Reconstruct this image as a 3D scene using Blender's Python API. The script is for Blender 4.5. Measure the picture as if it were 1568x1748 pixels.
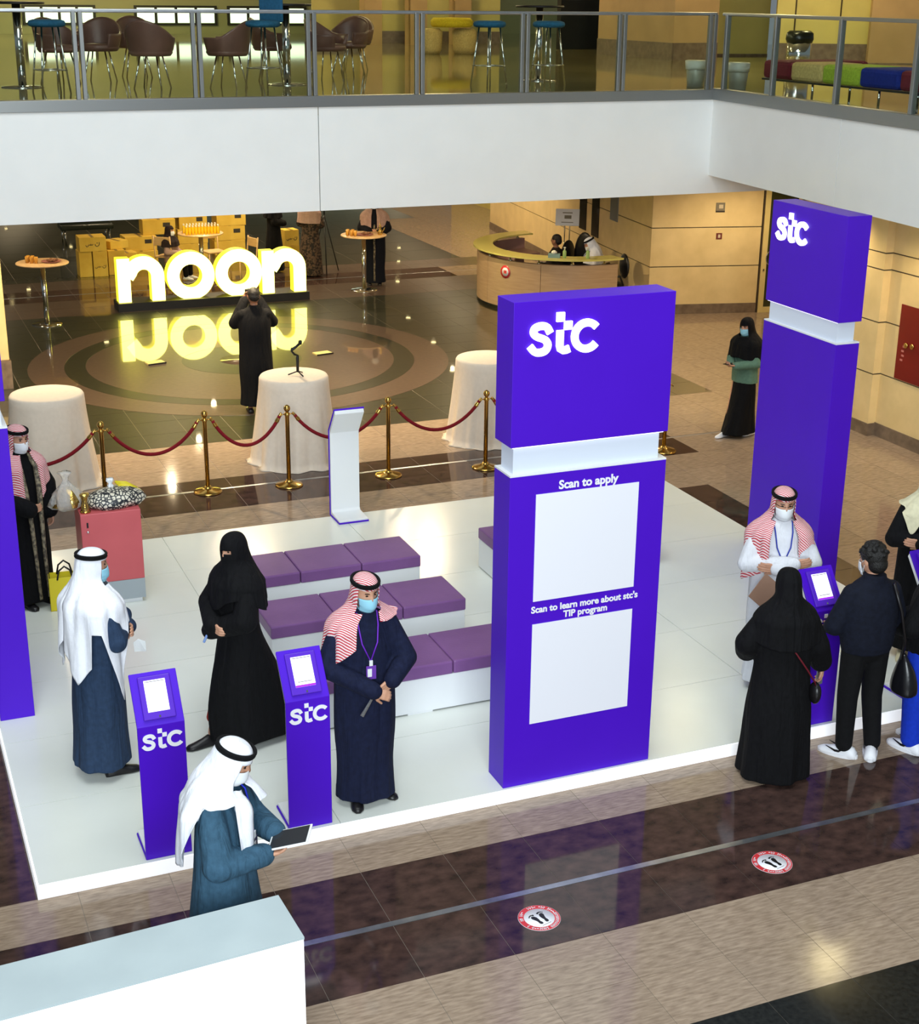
import bpy, bmesh, math, random
from mathutils import Vector, Matrix, Euler
random.seed(7)
S = bpy.context.scene
COL = S.collection
for o in list(bpy.data.objects): bpy.data.objects.remove(o)
PI = math.pi
# ------------------------------------------------------------------ camera
cam = bpy.data.cameras.new('camera'); camo = bpy.data.objects.new('camera', cam); COL.objects.link(camo)
RM = ((0.92451, -0.38101, 0.01042), (-0.11820, -0.31260, -0.94250), (0.36236, 0.87012, -0.33404))  # world -> camera (x right, y down, z forward)
ax, ay, az = Vector(RM[0]), -Vector(RM[1]), -Vector(RM[2])
m = Matrix((ax, ay, az)).transposed().to_4x4(); m.translation = (0, 0, 5.6)
camo.matrix_world = m
cam.sensor_fit = 'HORIZONTAL'; cam.sensor_width = 36.0; cam.lens = 36.0 * 2505.0 / 1568.0
cam.clip_end = 300; S.camera = camo
# ------------------------------------------------------------------ world, daylight, exposure
S.view_settings.view_transform = 'Standard'; S.view_settings.look = 'None'
S.view_settings.gamma = 1.0; S.view_settings.exposure = 0.0; S.view_settings.use_curve_mapping = False
w = bpy.data.worlds.new('world'); S.world = w; w.use_nodes = True
w.node_tree.nodes['Background'].inputs[0].default_value = (0.80, 0.92, 1.0, 1)
w.node_tree.nodes['Background'].inputs[1].default_value = 0.20
def area(name, loc, tgt, sx, sy, power, col):
    l = bpy.data.lights.new(name, 'AREA'); l.shape = 'RECTANGLE'; l.size = sx; l.size_y = sy; l.energy = power; l.color = col
    o = bpy.data.objects.new(name, l); COL.objects.link(o); o.location = loc
    o.rotation_euler = (Vector(tgt) - Vector(loc)).to_track_quat('-Z', 'Y').to_euler(); return o
area('window_daylight', (-1.2, -4.2, 6.4), (2.6, 9.5, 1.6), 7, 6, 2150, (0.86, 0.95, 1.0))
area('skylight', (2.2, 8.5, 11.5), (2.9, 11.2, 0.5), 8, 9, 880, (0.93, 0.99, 1.0))
# ------------------------------------------------------------------ helpers
def srgb(r, g, b):
    f = lambda c: (c / 255 / 12.92) if c / 255 <= 0.04045 else ((c / 255 + 0.055) / 1.055) ** 2.4
    return (f(r), f(g), f(b), 1.0)
def mat(name, c, rough=0.5, metal=0.0, spec=0.5, emit=None, es=0.0, trans=0.0, ior=1.45, coat=0.0, alpha=1.0):
    M = bpy.data.materials.new(name); M.use_nodes = True
    b = M.node_tree.nodes['Principled BSDF']
    b.inputs['Base Color'].default_value = c; b.inputs['Roughness'].default_value = rough
    b.inputs['Metallic'].default_value = metal; b.inputs['Specular IOR Level'].default_value = spec
    b.inputs['IOR'].default_value = ior; b.inputs['Transmission Weight'].default_value = trans
    b.inputs['Coat Weight'].default_value = coat; b.inputs['Alpha'].default_value = alpha
    if emit: b.inputs['Emission Color'].default_value = emit; b.inputs['Emission Strength'].default_value = es
    return M
def nd(M, t, **kw):
    n = M.node_tree.nodes.new(t)
    for k, v in kw.items():
        if k in n.inputs: n.inputs[k].default_value = v
        else: setattr(n, k, v)
    return n
def lk(M, a, ao, b, bi): M.node_tree.links.new(a.outputs[ao], b.inputs[bi])
def noisy(M, c1, c2, scale=(1, 1, 1), ns=8.0, detail=6.0, coord='Object', lo=0.3, hi=0.7, bump=0.0, rnd=0.0, bscale=None):
    """mix two colours by noise in object/world space, optional bump and per-object brightness"""
    b = M.node_tree.nodes['Principled BSDF']
    if coord == 'World': tc = nd(M, 'ShaderNodeNewGeometry'); out = 'Position'
    else: tc = nd(M, 'ShaderNodeTexCoord'); out = coord
    mp = nd(M, 'ShaderNodeMapping'); mp.inputs['Scale'].default_value = scale; lk(M, tc, out, mp, 'Vector')
    no = nd(M, 'ShaderNodeTexNoise'); no.inputs['Scale'].default_value = ns; no.inputs['Detail'].default_value = detail
    lk(M, mp, 'Vector', no, 'Vector')
    cr = nd(M, 'ShaderNodeValToRGB'); cr.color_ramp.elements[0].position = lo; cr.color_ramp.elements[1].position = hi
    cr.color_ramp.elements[0].color = c1; cr.color_ramp.elements[1].color = c2
    lk(M, no, 'Fac', cr, 'Fac'); last = (cr, 'Color')
    if rnd:
        oi = nd(M, 'ShaderNodeObjectInfo'); mr = nd(M, 'ShaderNodeMapRange'); mr.inputs['To Min'].default_value = 1 - rnd; mr.inputs['To Max'].default_value = 1 + rnd
        lk(M, oi, 'Random', mr, 'Value'); hs = nd(M, 'ShaderNodeHueSaturation'); lk(M, mr, 'Result', hs, 'Value'); lk(M, cr, 'Color', hs, 'Color'); last = (hs, 'Color')
    lk(M, last[0], last[1], b, 'Base Color')
    if bump:
        bn = nd(M, 'ShaderNodeTexNoise'); bn.inputs['Scale'].default_value = bscale or ns * 4; lk(M, mp, 'Vector', bn, 'Vector')
        bp = nd(M, 'ShaderNodeBump'); bp.inputs['Strength'].default_value = bump; bp.inputs['Distance'].default_value = 0.01
        lk(M, bn, 'Fac', bp, 'Height'); lk(M, bp, 'Normal', b, 'Normal')
    return M
def lin(c, k): return (c[0] * k, c[1] * k, c[2] * k, 1.0)
def cloth(name, c, var=0.15, rough=0.85, bump=0.25, ns=30, spec=0.25, wrinkle=0.0):
    M = mat(name, c, rough, spec=spec); noisy(M, lin(c, 1 - var), lin(c, 1 + var), ns=ns, bump=bump, bscale=220)
    if wrinkle:   # soft vertical creases of hanging cloth
        tc = nd(M, 'ShaderNodeTexCoord'); mp = nd(M, 'ShaderNodeMapping'); mp.inputs['Scale'].default_value = (9, 9, 1.6); lk(M, tc, 'Object', mp, 'Vector')
        no = nd(M, 'ShaderNodeTexNoise'); no.inputs['Scale'].default_value = 1.3; no.inputs['Detail'].default_value = 3; no.inputs['Distortion'].default_value = .6; lk(M, mp, 'Vector', no, 'Vector')
        b2 = nd(M, 'ShaderNodeBump'); b2.inputs['Strength'].default_value = wrinkle; b2.inputs['Distance'].default_value = 0.06; lk(M, no, 'Fac', b2, 'Height')
        b1 = [n for n in M.node_tree.nodes if n.type == 'BUMP' and n != b2][0]; lk(M, b2, 'Normal', b1, 'Normal')
    return M
class MB:
    """collects geometry for one mesh object"""
    def __init__(s): s.v = []; s.f = []; s.mi = []; s.cur = 0; s.sm = []; s.smooth = False
    def add(s, vs, fs):
        o = len(s.v); s.v += [tuple(p) for p in vs]; s.f += [tuple(i + o for i in f) for f in fs]
        s.mi += [s.cur] * len(fs); s.sm += [s.smooth] * len(fs); return s
    def box(s, x0, x1, y0, y1, z0, z1):
        v = [(x, y, z) for z in (z0, z1) for y in (y0, y1) for x in (x0, x1)]
        return s.add(v, [(0, 2, 3, 1), (4, 5, 7, 6), (0, 1, 5, 4), (2, 6, 7, 3), (0, 4, 6, 2), (1, 3, 7, 5)])
    def hexa(s, p):  # 4 bottom ccw, 4 top ccw
        return s.add(p, [(3, 2, 1, 0), (4, 5, 6, 7), (0, 1, 5, 4), (1, 2, 6, 5), (2, 3, 7, 6), (3, 0, 4, 7)])
    def lathe(s, prof, seg=24, c=(0, 0, 0), sx=1, sy=1, fold=None):
        vs = []; n = len(prof)
        for i, (r, z) in enumerate(prof):
            for k in range(seg):
                a = 2 * PI * k / seg; q = fold(a, i / (n - 1)) if fold else 1
                vs.append((c[0] + r * sx * q * math.cos(a), c[1] + r * sy * q * math.sin(a), c[2] + z))
        fs = [(i * seg + k, i * seg + (k + 1) % seg, (i + 1) * seg + (k + 1) % seg, (i + 1) * seg + k) for i in range(n - 1) for k in range(seg)]
        if prof[0][0] > 1e-6: fs.append(tuple(range(seg))[::-1])
        if prof[-1][0] > 1e-6: fs.append(tuple((n - 1) * seg + k for k in range(seg)))
        old = s.smooth; s.smooth = True; s.add(vs, fs); s.smooth = old; return s
    def tube(s, pts, r, seg=8, closed=False, cap=True):
        P = [Vector(p) for p in pts]; n = len(P); R = r if isinstance(r, (list, tuple)) else [r] * n
        vs = []; up = None
        for i in range(n):
            if closed: t = P[(i + 1) % n] - P[i - 1]
            else: t = P[min(i + 1, n - 1)] - P[max(i - 1, 0)]
            t.normalize()
            if up is None:
                up = Vector((0, 0, 1)) if abs(t.z) < 0.9 else Vector((1, 0, 0))
            a = t.cross(up); a.normalize(); b = a.cross(t); up = b
            for k in range(seg):
                q = 2 * PI * k / seg; vs.append(P[i] + (a * math.cos(q) + b * math.sin(q)) * R[i])
        m_ = n if closed else n - 1
        fs = [(i * seg + k, i * seg + (k + 1) % seg, ((i + 1) % n) * seg + (k + 1) % seg, ((i + 1) % n) * seg + k) for i in range(m_) for k in range(seg)]
        if cap and not closed: fs += [tuple(range(seg))[::-1], tuple((n - 1) * seg + k for k in range(seg))]
        old = s.smooth; s.smooth = True; s.add(vs, fs); s.smooth = old; return s
    def cap(s, p0, r0, p1, r1, seg=14):
        """tapered capsule"""
        p0, p1 = Vector(p0), Vector(p1); d = (p1 - p0); L = d.length or 1e-6; d = d / L
        pts, rr = [], []
        for k in range(5): a = -PI / 2 + (PI / 2) * k / 5 + 0.08; pts.append(p0 + d * r0 * math.sin(a)); rr.append(max(r0 * math.cos(a), 0.001))
        pts.append(p0); rr.append(r0); pts.append(p1); rr.append(r1)
        for k in range(1, 6): a = (PI / 2) * k / 5 - 0.08; pts.append(p1 + d * r1 * math.sin(a)); rr.append(max(r1 * math.cos(a), 0.001))
        return s.tube(pts, rr, seg)
    def ell(s, c, r, seg=20, rings=12):
        prof = [(max(math.cos(-PI / 2 + PI * i / rings), 0.0005), math.sin(-PI / 2 + PI * i / rings)) for i in range(rings + 1)]
        vs = []
        for (q, z) in prof:
            for k in range(seg): a = 2 * PI * k / seg; vs.append((c[0] + r[0] * q * math.cos(a), c[1] + r[1] * q * math.sin(a), c[2] + r[2] * z))
        n = len(prof)
        fs = [(i * seg + k, i * seg + (k + 1) % seg, (i + 1) * seg + (k + 1) % seg, (i + 1) * seg + k) for i in range(n - 1) for k in range(seg)]
        fs += [tuple(range(seg))[::-1], tuple((n - 1) * seg + k for k in range(seg))]
        old = s.smooth; s.smooth = True; s.add(vs, fs); s.smooth = old; return s
    def prism(s, poly, f0, f1):
        """poly: 2d ccw outline; f0/f1 map (u,v)->3d for the two faces"""
        n = len(poly); a = [f0(*p) for p in poly]; b = [f1(*p) for p in poly]
        return s.add(a + b, [tuple(range(n))[::-1], tuple(range(n, 2 * n))] + [(i, (i + 1) % n, n + (i + 1) % n, n + i) for i in range(n)])
    def ribbon(s, L, Rr, f0, f1, closed=False):
        """solid between two 2d polylines (left, right), extruded between maps f0, f1"""
        n = len(L)
        a = [f0(*p) for p in L] + [f0(*p) for p in Rr]; b = [f1(*p) for p in L] + [f1(*p) for p in Rr]
        fs = []; o = 2 * n
        rng = range(n) if closed else range(n - 1)
        for i in rng:
            j = (i + 1) % n
            fs += [(i, n + i, n + j, j), (o + i, o + j, o + n + j, o + n + i), (i, j, o + j, o + i), (n + i, o + n + i, o + n + j, n + j)]
        if not closed: fs += [(0, o, o + n, n), (n - 1, 2 * n - 1, o + 2 * n - 1, o + n - 1)]
        return s.add(a + b, fs)
    def xf(s, M):
        s.v = [tuple(M @ Vector(p)) for p in s.v]; return s
    def build(s, name, mats, parent=None, bevel=0.0, fixn=True, thick=0.0, subd=0):
        me = bpy.data.meshes.new(name); me.from_pydata(s.v, [], s.f)
        if not isinstance(mats, (list, tuple)): mats = [mats]
        for q in mats: me.materials.append(q)
        me.polygons.foreach_set('material_index', s.mi); me.polygons.foreach_set('use_smooth', s.sm)
        if fixn:
            bm = bmesh.new(); bm.from_mesh(me); bmesh.ops.recalc_face_normals(bm, faces=bm.faces); bm.to_mesh(me); bm.free()
        me.update()
        return link(name, me, parent, bevel, thick, subd)
def link(name, me, parent=None, bevel=0.0, thick=0.0, subd=0):
    o = bpy.data.objects.new(name, me); COL.objects.link(o)
    if parent is not None: o.parent = parent
    if thick: q = o.modifiers.new('s', 'SOLIDIFY'); q.thickness = thick; q.offset = 1.0
    if subd: q = o.modifiers.new('d', 'SUBSURF'); q.levels = subd; q.render_levels = subd
    if bevel: q = o.modifiers.new('b', 'BEVEL'); q.width = bevel; q.segments = 2; q.limit_method = 'ANGLE'
    return o
def tag(o, label=None, cat=None, group=None, kind=None):
    if label: o['label'] = label
    if cat: o['category'] = cat
    if group: o['group'] = group
    if kind: o['kind'] = kind
    return o
def empty(name, loc=(0, 0, 0), rz=0.0, label=None, cat=None, group=None, kind=None, scale=1.0):
    o = bpy.data.objects.new(name, None); COL.objects.link(o); o.location = loc; o.rotation_euler = (0, 0, rz); o.scale = (scale,) * 3
    o.empty_display_size = 0.1; return tag(o, label, cat, group, kind)
def bx(name, x0, x1, y0, y1, z0, z1, M, parent=None, bevel=0.0): return MB().box(x0, x1, y0, y1, z0, z1).build(name, M, parent, bevel)
def copytree(o, parent=None):
    c = o.copy(); COL.objects.link(c); c.parent = parent
    for ch in o.children: copytree(ch, c)
    return c
def arc(cx, cy, r, a0, a1, n, ry=None):
    ry = ry or r
    return [(cx + r * math.cos(math.radians(a0 + (a1 - a0) * i / n)), cy + ry * math.sin(math.radians(a0 + (a1 - a0) * i / n))) for i in range(n + 1)]
def stroke(pts, w):
    """left/right offset polylines of a 2d stroke"""
    L, R_ = [], []; n = len(pts)
    for i in range(n):
        a = Vector(pts[max(i - 1, 0)]); b = Vector(pts[min(i + 1, n - 1)]); t = (b - a).normalized(); q = Vector((-t.y, t.x)) * (w / 2)
        p = Vector(pts[i]); L.append(tuple(p + q)); R_.append(tuple(p - q))
    return L, R_
def remesh(mb, voxel, smooth=2):
    me = bpy.data.meshes.new('tmp'); me.from_pydata(mb.v, [], mb.f)
    bm = bmesh.new(); bm.from_mesh(me); bmesh.ops.recalc_face_normals(bm, faces=bm.faces); bm.to_mesh(me); bm.free()
    o = bpy.data.objects.new('tmp', me); COL.objects.link(o)
    q = o.modifiers.new('r', 'REMESH'); q.mode = 'VOXEL'; q.voxel_size = voxel; q.use_smooth_shade = True
    if smooth: q = o.modifiers.new('s', 'SMOOTH'); q.iterations = smooth; q.factor = 0.5
    dg = bpy.context.evaluated_depsgraph_get(); ev = o.evaluated_get(dg)
    out = bpy.data.meshes.new_from_object(ev); bpy.data.objects.remove(o); bpy.data.meshes.remove(me)
    return out
def catmull(P, n):
    out = []
    P = [P[0]] + list(P) + [P[-1]]
    for i in range(1, len(P) - 2):
        for k in range(n):
            t = k / n; p0, p1, p2, p3 = P[i - 1], P[i], P[i + 1], P[i + 2]
            out.append(tuple(0.5 * (2 * b + (c - a) * t + (2 * a - 5 * b + 4 * c - d) * t * t + (3 * b - a - 3 * c + d) * t ** 3) for a, b, c, d in zip(p0, p1, p2, p3)))
    out.append(tuple(P[-2])); return out
def text(name, body, M, parent, size, depth, mw, align='CENTER', off=0.0):
    c = bpy.data.curves.new(name, 'FONT'); c.body = body; c.size = size; c.align_x = align; c.extrude = depth; c.offset = off; c.resolution_u = 4
    o = bpy.data.objects.new(name, c); COL.objects.link(o)
    dg = bpy.context.evaluated_depsgraph_get(); me = bpy.data.meshes.new_from_object(o.evaluated_get(dg)); bpy.data.objects.remove(o)
    me.materials.clear(); me.materials.append(M)
    q = link(name, me, parent); q.matrix_local = mw; return q
# ------------------------------------------------------------------ materials of the place
beige_t = noisy(mat('beige_granite', srgb(150, 128, 108), 0.10), srgb(134, 115, 97), srgb(170, 150, 129), scale=(1.6, 8, 1), ns=6, detail=12, coord='World', lo=.3, hi=.7, rnd=.05)
dark_t = noisy(mat('brown_granite', srgb(60, 44, 40), 0.07), srgb(48, 36, 33), srgb(84, 62, 55), scale=(1.2, 1.6, 1), ns=7.0, detail=10, coord='World', lo=.3, hi=.75, rnd=.10)
black_t = noisy(mat('black_granite', srgb(26, 27, 26), 0.06), srgb(16, 17, 17), srgb(36, 37, 35), ns=30, coord='World', rnd=.1)
green_t = noisy(mat('green_granite', srgb(60, 62, 42), 0.36, spec=.3, coat=1.0), srgb(33, 35, 22), srgb(44, 44, 29), ns=12, detail=10, coord='World', rnd=.1)
pink_t = noisy(mat('rose_granite', srgb(126, 100, 86), 0.36, spec=.3, coat=1.0), srgb(76, 61, 51), srgb(88, 71, 60), ns=14, detail=10, coord='World', rnd=.08)
grout = mat('joint_grout', srgb(140, 130, 118), 0.8)
steel = noisy(mat('brushed_steel', srgb(176, 180, 184), 0.32, metal=0.9), srgb(150, 154, 158), srgb(190, 193, 196), scale=(1, 1, 30), ns=6)
steel_d = mat('grey_anodised_steel', srgb(140, 142, 140), 0.38, metal=0.75)
chrome = mat('polished_chrome', srgb(215, 216, 214), 0.08, metal=1.0)
white_p = noisy(mat('white_render', srgb(224, 226, 224), 0.55), srgb(238, 240, 238), srgb(242, 244, 242), ns=2.0)
soffit = mat('white_ceiling', srgb(205, 200, 190), 0.7)
glass = mat('clear_glass', (0.86, 0.95, 0.88, 1), 0.01, trans=1.0, ior=1.05, spec=0.6)
cream = noisy(mat('cream_wall_panel', srgb(226, 200, 142), 0.38), srgb(218, 192, 136), srgb(232, 206, 150), ns=3.0)
yellow_w = noisy(mat('yellow_wall', srgb(204, 188, 108), 0.5), srgb(198, 182, 104), srgb(210, 194, 112), ns=2)
groove = mat('dark_groove', srgb(70, 58, 44), 0.6)
stone_b = noisy(mat('brown_stone_skirting', srgb(120, 102, 84), 0.35), srgb(104, 88, 72), srgb(132, 113, 94), ns=9)
gold = mat('polished_brass', srgb(196, 158, 84), 0.16, metal=1.0)
wfloor = noisy(mat('white_laminate', srgb(226, 230, 222), 0.22), srgb(222, 226, 218), srgb(230, 234, 226), ns=1.2)
wpaint = mat('white_gloss_paint', srgb(232, 235, 236), 0.3)
purple = noisy(mat('violet_vinyl', srgb(74, 12, 196), 0.45, spec=.35), srgb(73, 12, 194), srgb(75, 13, 198), ns=2.0)
letterw = mat('white_vinyl', srgb(240, 240, 244), 0.5)
led = mat('lit_white_letter', srgb(250, 250, 255), 0.4, emit=(1, .98, 1, 1), es=1.1)
black_m = mat('black_matt', srgb(16, 16, 17), 0.5)
# ------------------------------------------------------------------ floor: laid granite tiles
def zone(x, y):
    if y < 5.94: return black_t, 'k'
    if y < 6.90: return beige_t, 'b'
    if y < 8.10: return dark_t, 'd'
    if y < 8.58: return beige_t, 'b'
    if y < 14.45:
        if x < 0.66: return dark_t, 'd'
        if x < 9.50: return dark_t, 'd'
        return beige_t, 'b'
    if y < 15.65: return beige_t, 'b'
    if y < 16.75: return (dark_t, 'd') if x < 9.65 else (beige_t, 'b')
    if y < 18.25: return beige_t, 'b'
    if y < 26.85: return (green_t, 'g') if x < 11.55 else (beige_t, 'b')
    if y < 28.3: return pink_t, 'p'
    if y < 29.4: return (dark_t, 'd') if x < 11.6 else (beige_t, 'b')
    if y < 30.35: return pink_t, 'p'
    return (green_t, 'g') if x < 11.9 + (y - 30.35) * 0.22 else (beige_t, 'b')
YR = [4.7, 5.32, 5.94, 6.42, 6.90, 7.455, 7.505, 8.10, 8.575, 9.17, 9.76, 10.35, 10.94, 11.53, 12.12, 12.71, 13.3, 13.88, 14.45, 15.05, 15.65, 16.33, 16.38, 16.75, 17.25, 17.75, 18.25,
      18.87, 19.48, 20.09, 20.7, 21.32, 21.94, 22.55, 23.16, 23.78, 24.39, 25.0, 25.62, 26.23, 26.85, 27.57, 28.3, 28.83, 28.88, 29.4, 29.87, 30.35]
XR = [2.08 + 0.6 * k for k in range(-7, 28)]
fl = MB().box(-9, 24, 2, 66, -0.20, -0.003).build('floor', grout); tag(fl, 'polished granite tile floor of the atrium hall', kind='structure')
def project(p):
    d = Vector(p) - Vector((0, 0, 5.6)); z = d.dot(Vector(RM[2])); return 784 + 2505 * d.dot(Vector(RM[0])) / z, 874 + 2505 * d.dot(Vector(RM[1])) / z
cells = []
for j in range(len(YR) - 1):
    y0, y1 = YR[j], YR[j + 1]
    if y1 - y0 < 0.1: continue
    for i in range(len(XR) - 1):
        x0, x1 = XR[i], XR[i + 1]
        if x0 > 0.66 and x1 < 8.69 and y0 > 8.6 and y1 < 14.68: continue
        cx, cy = (x0 + x1) / 2, (y0 + y1) / 2; u, v = project((cx, cy, 0))
        vis = -60 < u < 1628 and -60 < v < 1808
        if cy < 4: vis = False
        cells.append((not vis, math.hypot(cx, cy), x0, x1, y0, y1))
cells.sort(key=lambda c: (c[0], c[1])); tcache = {}; rest = MB(); order = {'k': 0, 'b': 1, 'd': 2, 'g': 3, 'p': 4}
for n, (nv, d_, x0, x1, y0, y1) in enumerate(cells):
    M, key = zone((x0 + x1) / 2, (y0 + y1) / 2); g = 0.0016 if d_ < 14 else 0.003
    if n < 300 and not nv:
        kk = (round(x1 - x0, 3), round(y1 - y0, 3), key, g)
        if kk not in tcache:
            hx, hy = (x1 - x0) / 2 - g, (y1 - y0) / 2 - g
            o = MB().box(-hx, hx, -hy, hy, -0.02, 0).build('tile', M, fl); tcache[kk] = o.data
        else: o = link('tile', tcache[kk], fl)
        o.location = ((x0 + x1) / 2, (y0 + y1) / 2, 0)
    else:
        rest.cur = order[key]; rest.box(x0 + g, x1 - g, y0 + g, y1 - g, -0.02, 0)
for (x0, x1, y0, y1) in [(-9, 24, 30.353, 66), (18.3, 24, 4.7, 30.35)]:
    yy = y0
    while yy < y1 - .01:
        xx = x0
        while xx < x1 - .01:
            xe, ye = min(xx + 1.2, x1), min(yy + 1.2, y1); M, key = zone((xx + xe) / 2, (yy + ye) / 2); rest.cur = order[key]
            rest.box(xx + .004, xe - .004, yy + .004, ye - .004, -0.02, 0); xx += 1.2
        yy += 1.2
tag(rest.build('tile_field', [black_t, beige_t, dark_t, green_t, pink_t], fl), kind='stuff')
for (yy, x0, x1) in [(7.48, -2, 17), (16.355, -2, 9.65), (28.855, -2, 11.6)]:
    bx('metal_joint_strip', x0, x1, yy - .024, yy + .024, -0.02, 0.0015, steel, fl)
# medallion of inlaid rings in the green field
for (r0, r1, M) in [(2.76, 3.32, pink_t), (2.44, 2.76, green_t), (0.95, 2.44, pink_t), (0.35, 0.95, green_t), (0.0, 0.35, pink_t)]:
    b = MB(); N = 96
    if r0 > 0:
        L = arc(0, 0, r0 + .003, 0, 360, N)[:-1]; Rr = arc(0, 0, r1 - .003, 0, 360, N)[:-1]
        b.ribbon(L, Rr, lambda u, v: (5.6 + u, 22.6 + v, 0.0), lambda u, v: (5.6 + u, 22.6 + v, 0.002), closed=True)
    else: b.lathe([(r1, 0), (r1, 0.002)], 64, (5.6, 22.6, 0))
    b.build('inlay_ring', M, fl)
# ------------------------------------------------------------------ balcony edge
FY = 18.5
wb = empty('wall_balcony', kind='structure', label='white balcony fascia spanning the hall')
xs = [-6.0, -1.5, 1.4, 5.70, 11.52, 18.0]
for i in range(4): bx('fascia_panel', xs[i] + .006, xs[i + 1] - (.006 if i < 3 else 0), FY, FY + .25, 2.90, 4.205, white_p, wb)
bx('fascia_panel', 11.52, 12.9, FY, FY + .25, 2.90, 3.9, white_p, wb)
bx('fascia_back', -6, 11.5, FY + .06, FY + .2, 2.95, 4.2, groove, wb)
wr = empty('wall_balcony_side', kind='structure', label='white balcony fascia of the side gallery on the right')
A0 = Vector((11.52, 18.5, 0)); DR = Vector((11.12 - 11.52, 13.55 - 18.5, 0)).normalized(); NR = Vector((-DR.y, DR.x, 0))  # NR points to +x
if NR.x < 0: NR = -NR
def rbox(name, s0, s1, d0, d1, z0, z1, M, par, bevel=0):
    P = lambda s_, d_, z: tuple(A0 + DR * s_ + NR * d_ + Vector((0, 0, z)))
    return MB().hexa([P(s0, d0, z0), P(s1, d0, z0), P(s1, d1, z0), P(s0, d1, z0), P(s0, d0, z1), P(s1, d0, z1), P(s1, d1, z1), P(s0, d1, z1)]).build(name, M, par, bevel)
for s0, s1 in [(0, 3.36), (3.372, 8.0), (8.012, 13)]: rbox('fascia_panel', s0, s1, 0, .25, 3.155, 4.205, white_p, wr)
# upper floor slab and lower ceiling
uf_m = noisy(mat('upper_polished_floor', srgb(150, 138, 92), 0.05), srgb(120, 110, 76), srgb(150, 138, 96), ns=1.0, coord='World')
uf = empty('upper_floor', kind='structure', label='polished floor of the upper gallery')
bx('slab', -9, 24, FY + .02, 66, 4.10, 4.33, uf_m, uf)
MB().hexa([(10.64, 5.5, 4.1), (24, 5.5, 4.1), (24, FY + .02, 4.1), (11.66, FY + .02, 4.1), (10.64, 5.5, 4.33), (24, 5.5, 4.33), (24, FY + .02, 4.33), (11.66, FY + .02, 4.33)]).build('slab', uf_m, uf)
ce = empty('ceiling', kind='structure', label='white ceiling under the gallery')
bx('ceiling_panel', -9, 24, FY + .26, 66, 2.95, 3.05, soffit, ce)
bx('ceiling_panel', 11.8, 24, 5.5, FY + .26, 3.16, 3.24, soffit, ce)
uc = empty('ceiling_upper', kind='structure', label='ceiling of the upper gallery')
bx('ceiling_panel', -9, 24, FY - 1, 66, 8.0, 8.2, soffit, uc)
bx('ceiling_panel', 11.6, 24, 5.5, FY - 1, 8.0, 8.2, soffit, uc)
# steel edge channel
bal = empty('glass_balustrade', (0, 0, 0), 0, 'long straight glass balustrade with grey posts above the white fascia', 'balustrade')
bx('edge_channel', -6, 11.52, FY - .03, FY + .12, 4.205, 4.34, steel_d, bal, .004)
bx('top_rail', -6, 11.50, FY - .005, FY + .045, 5.325, 5.37, steel, bal, .012)
px_ = [-4.4, -2.95, -1.5, -.07, 1.36, 2.77, 4.18, 5.63, 7.08, 8.57, 10.02, 11.44]
for x in px_:
    for dx in (-.062, .018): bx('post', x + dx, x + dx + .048, FY - .012, FY + .05, 4.34, 5.345, steel_d, bal, .004)
for i in range(len(px_) - 1): bx('glass_pane', px_[i] + .07, px_[i + 1] - .066, FY + .012, FY + .024, 4.35, 5.322, glass, bal)
br = empty('glass_balustrade', (0, 0, 0), 0, 'short angled glass balustrade with grey posts at the right side gallery', 'balustrade')
rbox('edge_channel', -.02, 13, -.03, .12, 4.205, 4.36, steel_d, br, .004); rbox('top_rail', .1, 13, 0, .05, 5.325, 5.37, steel_d, br, .012)
ps = [.24, 1.59, 3.15, 4.74, 6.3, 7.9]
for s_ in ps:
    rbox('post', s_ - .03, s_ + .03, -.01, .06, 4.35, 5.345, steel_d, br, .004)
for i in range(len(ps) - 1):
    rbox('glass_pane', ps[i] + .035, ps[i + 1] - .035, .012, .024, 4.37, 5.322, glass, br)
    MB().tube([tuple(A0 + DR * (ps[i + 1] - .03 + a) + NR * .06 + Vector((0, 0, z))) for a, z in ((0, 5.22), (-.07, 5.22), (-.085, 5.25), (-.085, 5.33))], .006, 6).build('rail_bracket', steel, br)
# ------------------------------------------------------------------ back wall (panelled), door, receding wall
def wall_run(name, P0, P1, thick, rows, M, zt, cols, label, skirt=0.18, face=1):
    root = empty(name, kind='structure', label=label)
    a, b = Vector((P0[0], P0[1], 0)), Vector((P1[0], P1[1], 0)); d = (b - a); L = d.length; d.normalize(); n = Vector((d.y, -d.x, 0)) * face  # n = visible side
    def hb(nm, s0, s1, z0, z1, d0, d1, m_):
        P = lambda s_, q, z: tuple(a + d * s_ + n * q + Vector((0, 0, z)))
        return MB().hexa([P(s0, d1, z0), P(s1, d1, z0), P(s1, d0, z0), P(s0, d0, z0), P(s0, d1, z1), P(s1, d1, z1), P(s1, d0, z1), P(s0, d0, z1)]).build(nm, m_, root, 0)
    hb('wall_core', 0, L, 0, zt, -thick, -.02, groove)
    hb('skirting', 0, L, 0, skirt, -.02, .012, stone_b)
    zs = [skirt] + rows + [zt]
    for i in range(len(zs) - 1):
        for j in range(len(cols) - 1):
            hb('panel', cols[j] * L + .0025, cols[j + 1] * L - .0025, zs[i] + (.009 if i else 0), zs[i + 1] - .009, -.02, 0, M)
    return root, hb, L
rows = [0.88, 1.59, 2.30]
wk, hbk, Lk = wall_run('wall_back', (13.5, 23.48), (15.53, 23.0), .2, rows, cream, 2.95, [0, 1], 'cream panelled wall beside the glass door')
wl, hbl, Ll = wall_run('wall_desk', (14.9, 34.0), (13.5, 23.48), .15, rows, cream, 2.95, [0, .45, 1], 'cream panelled wall behind the reception desk')
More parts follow.
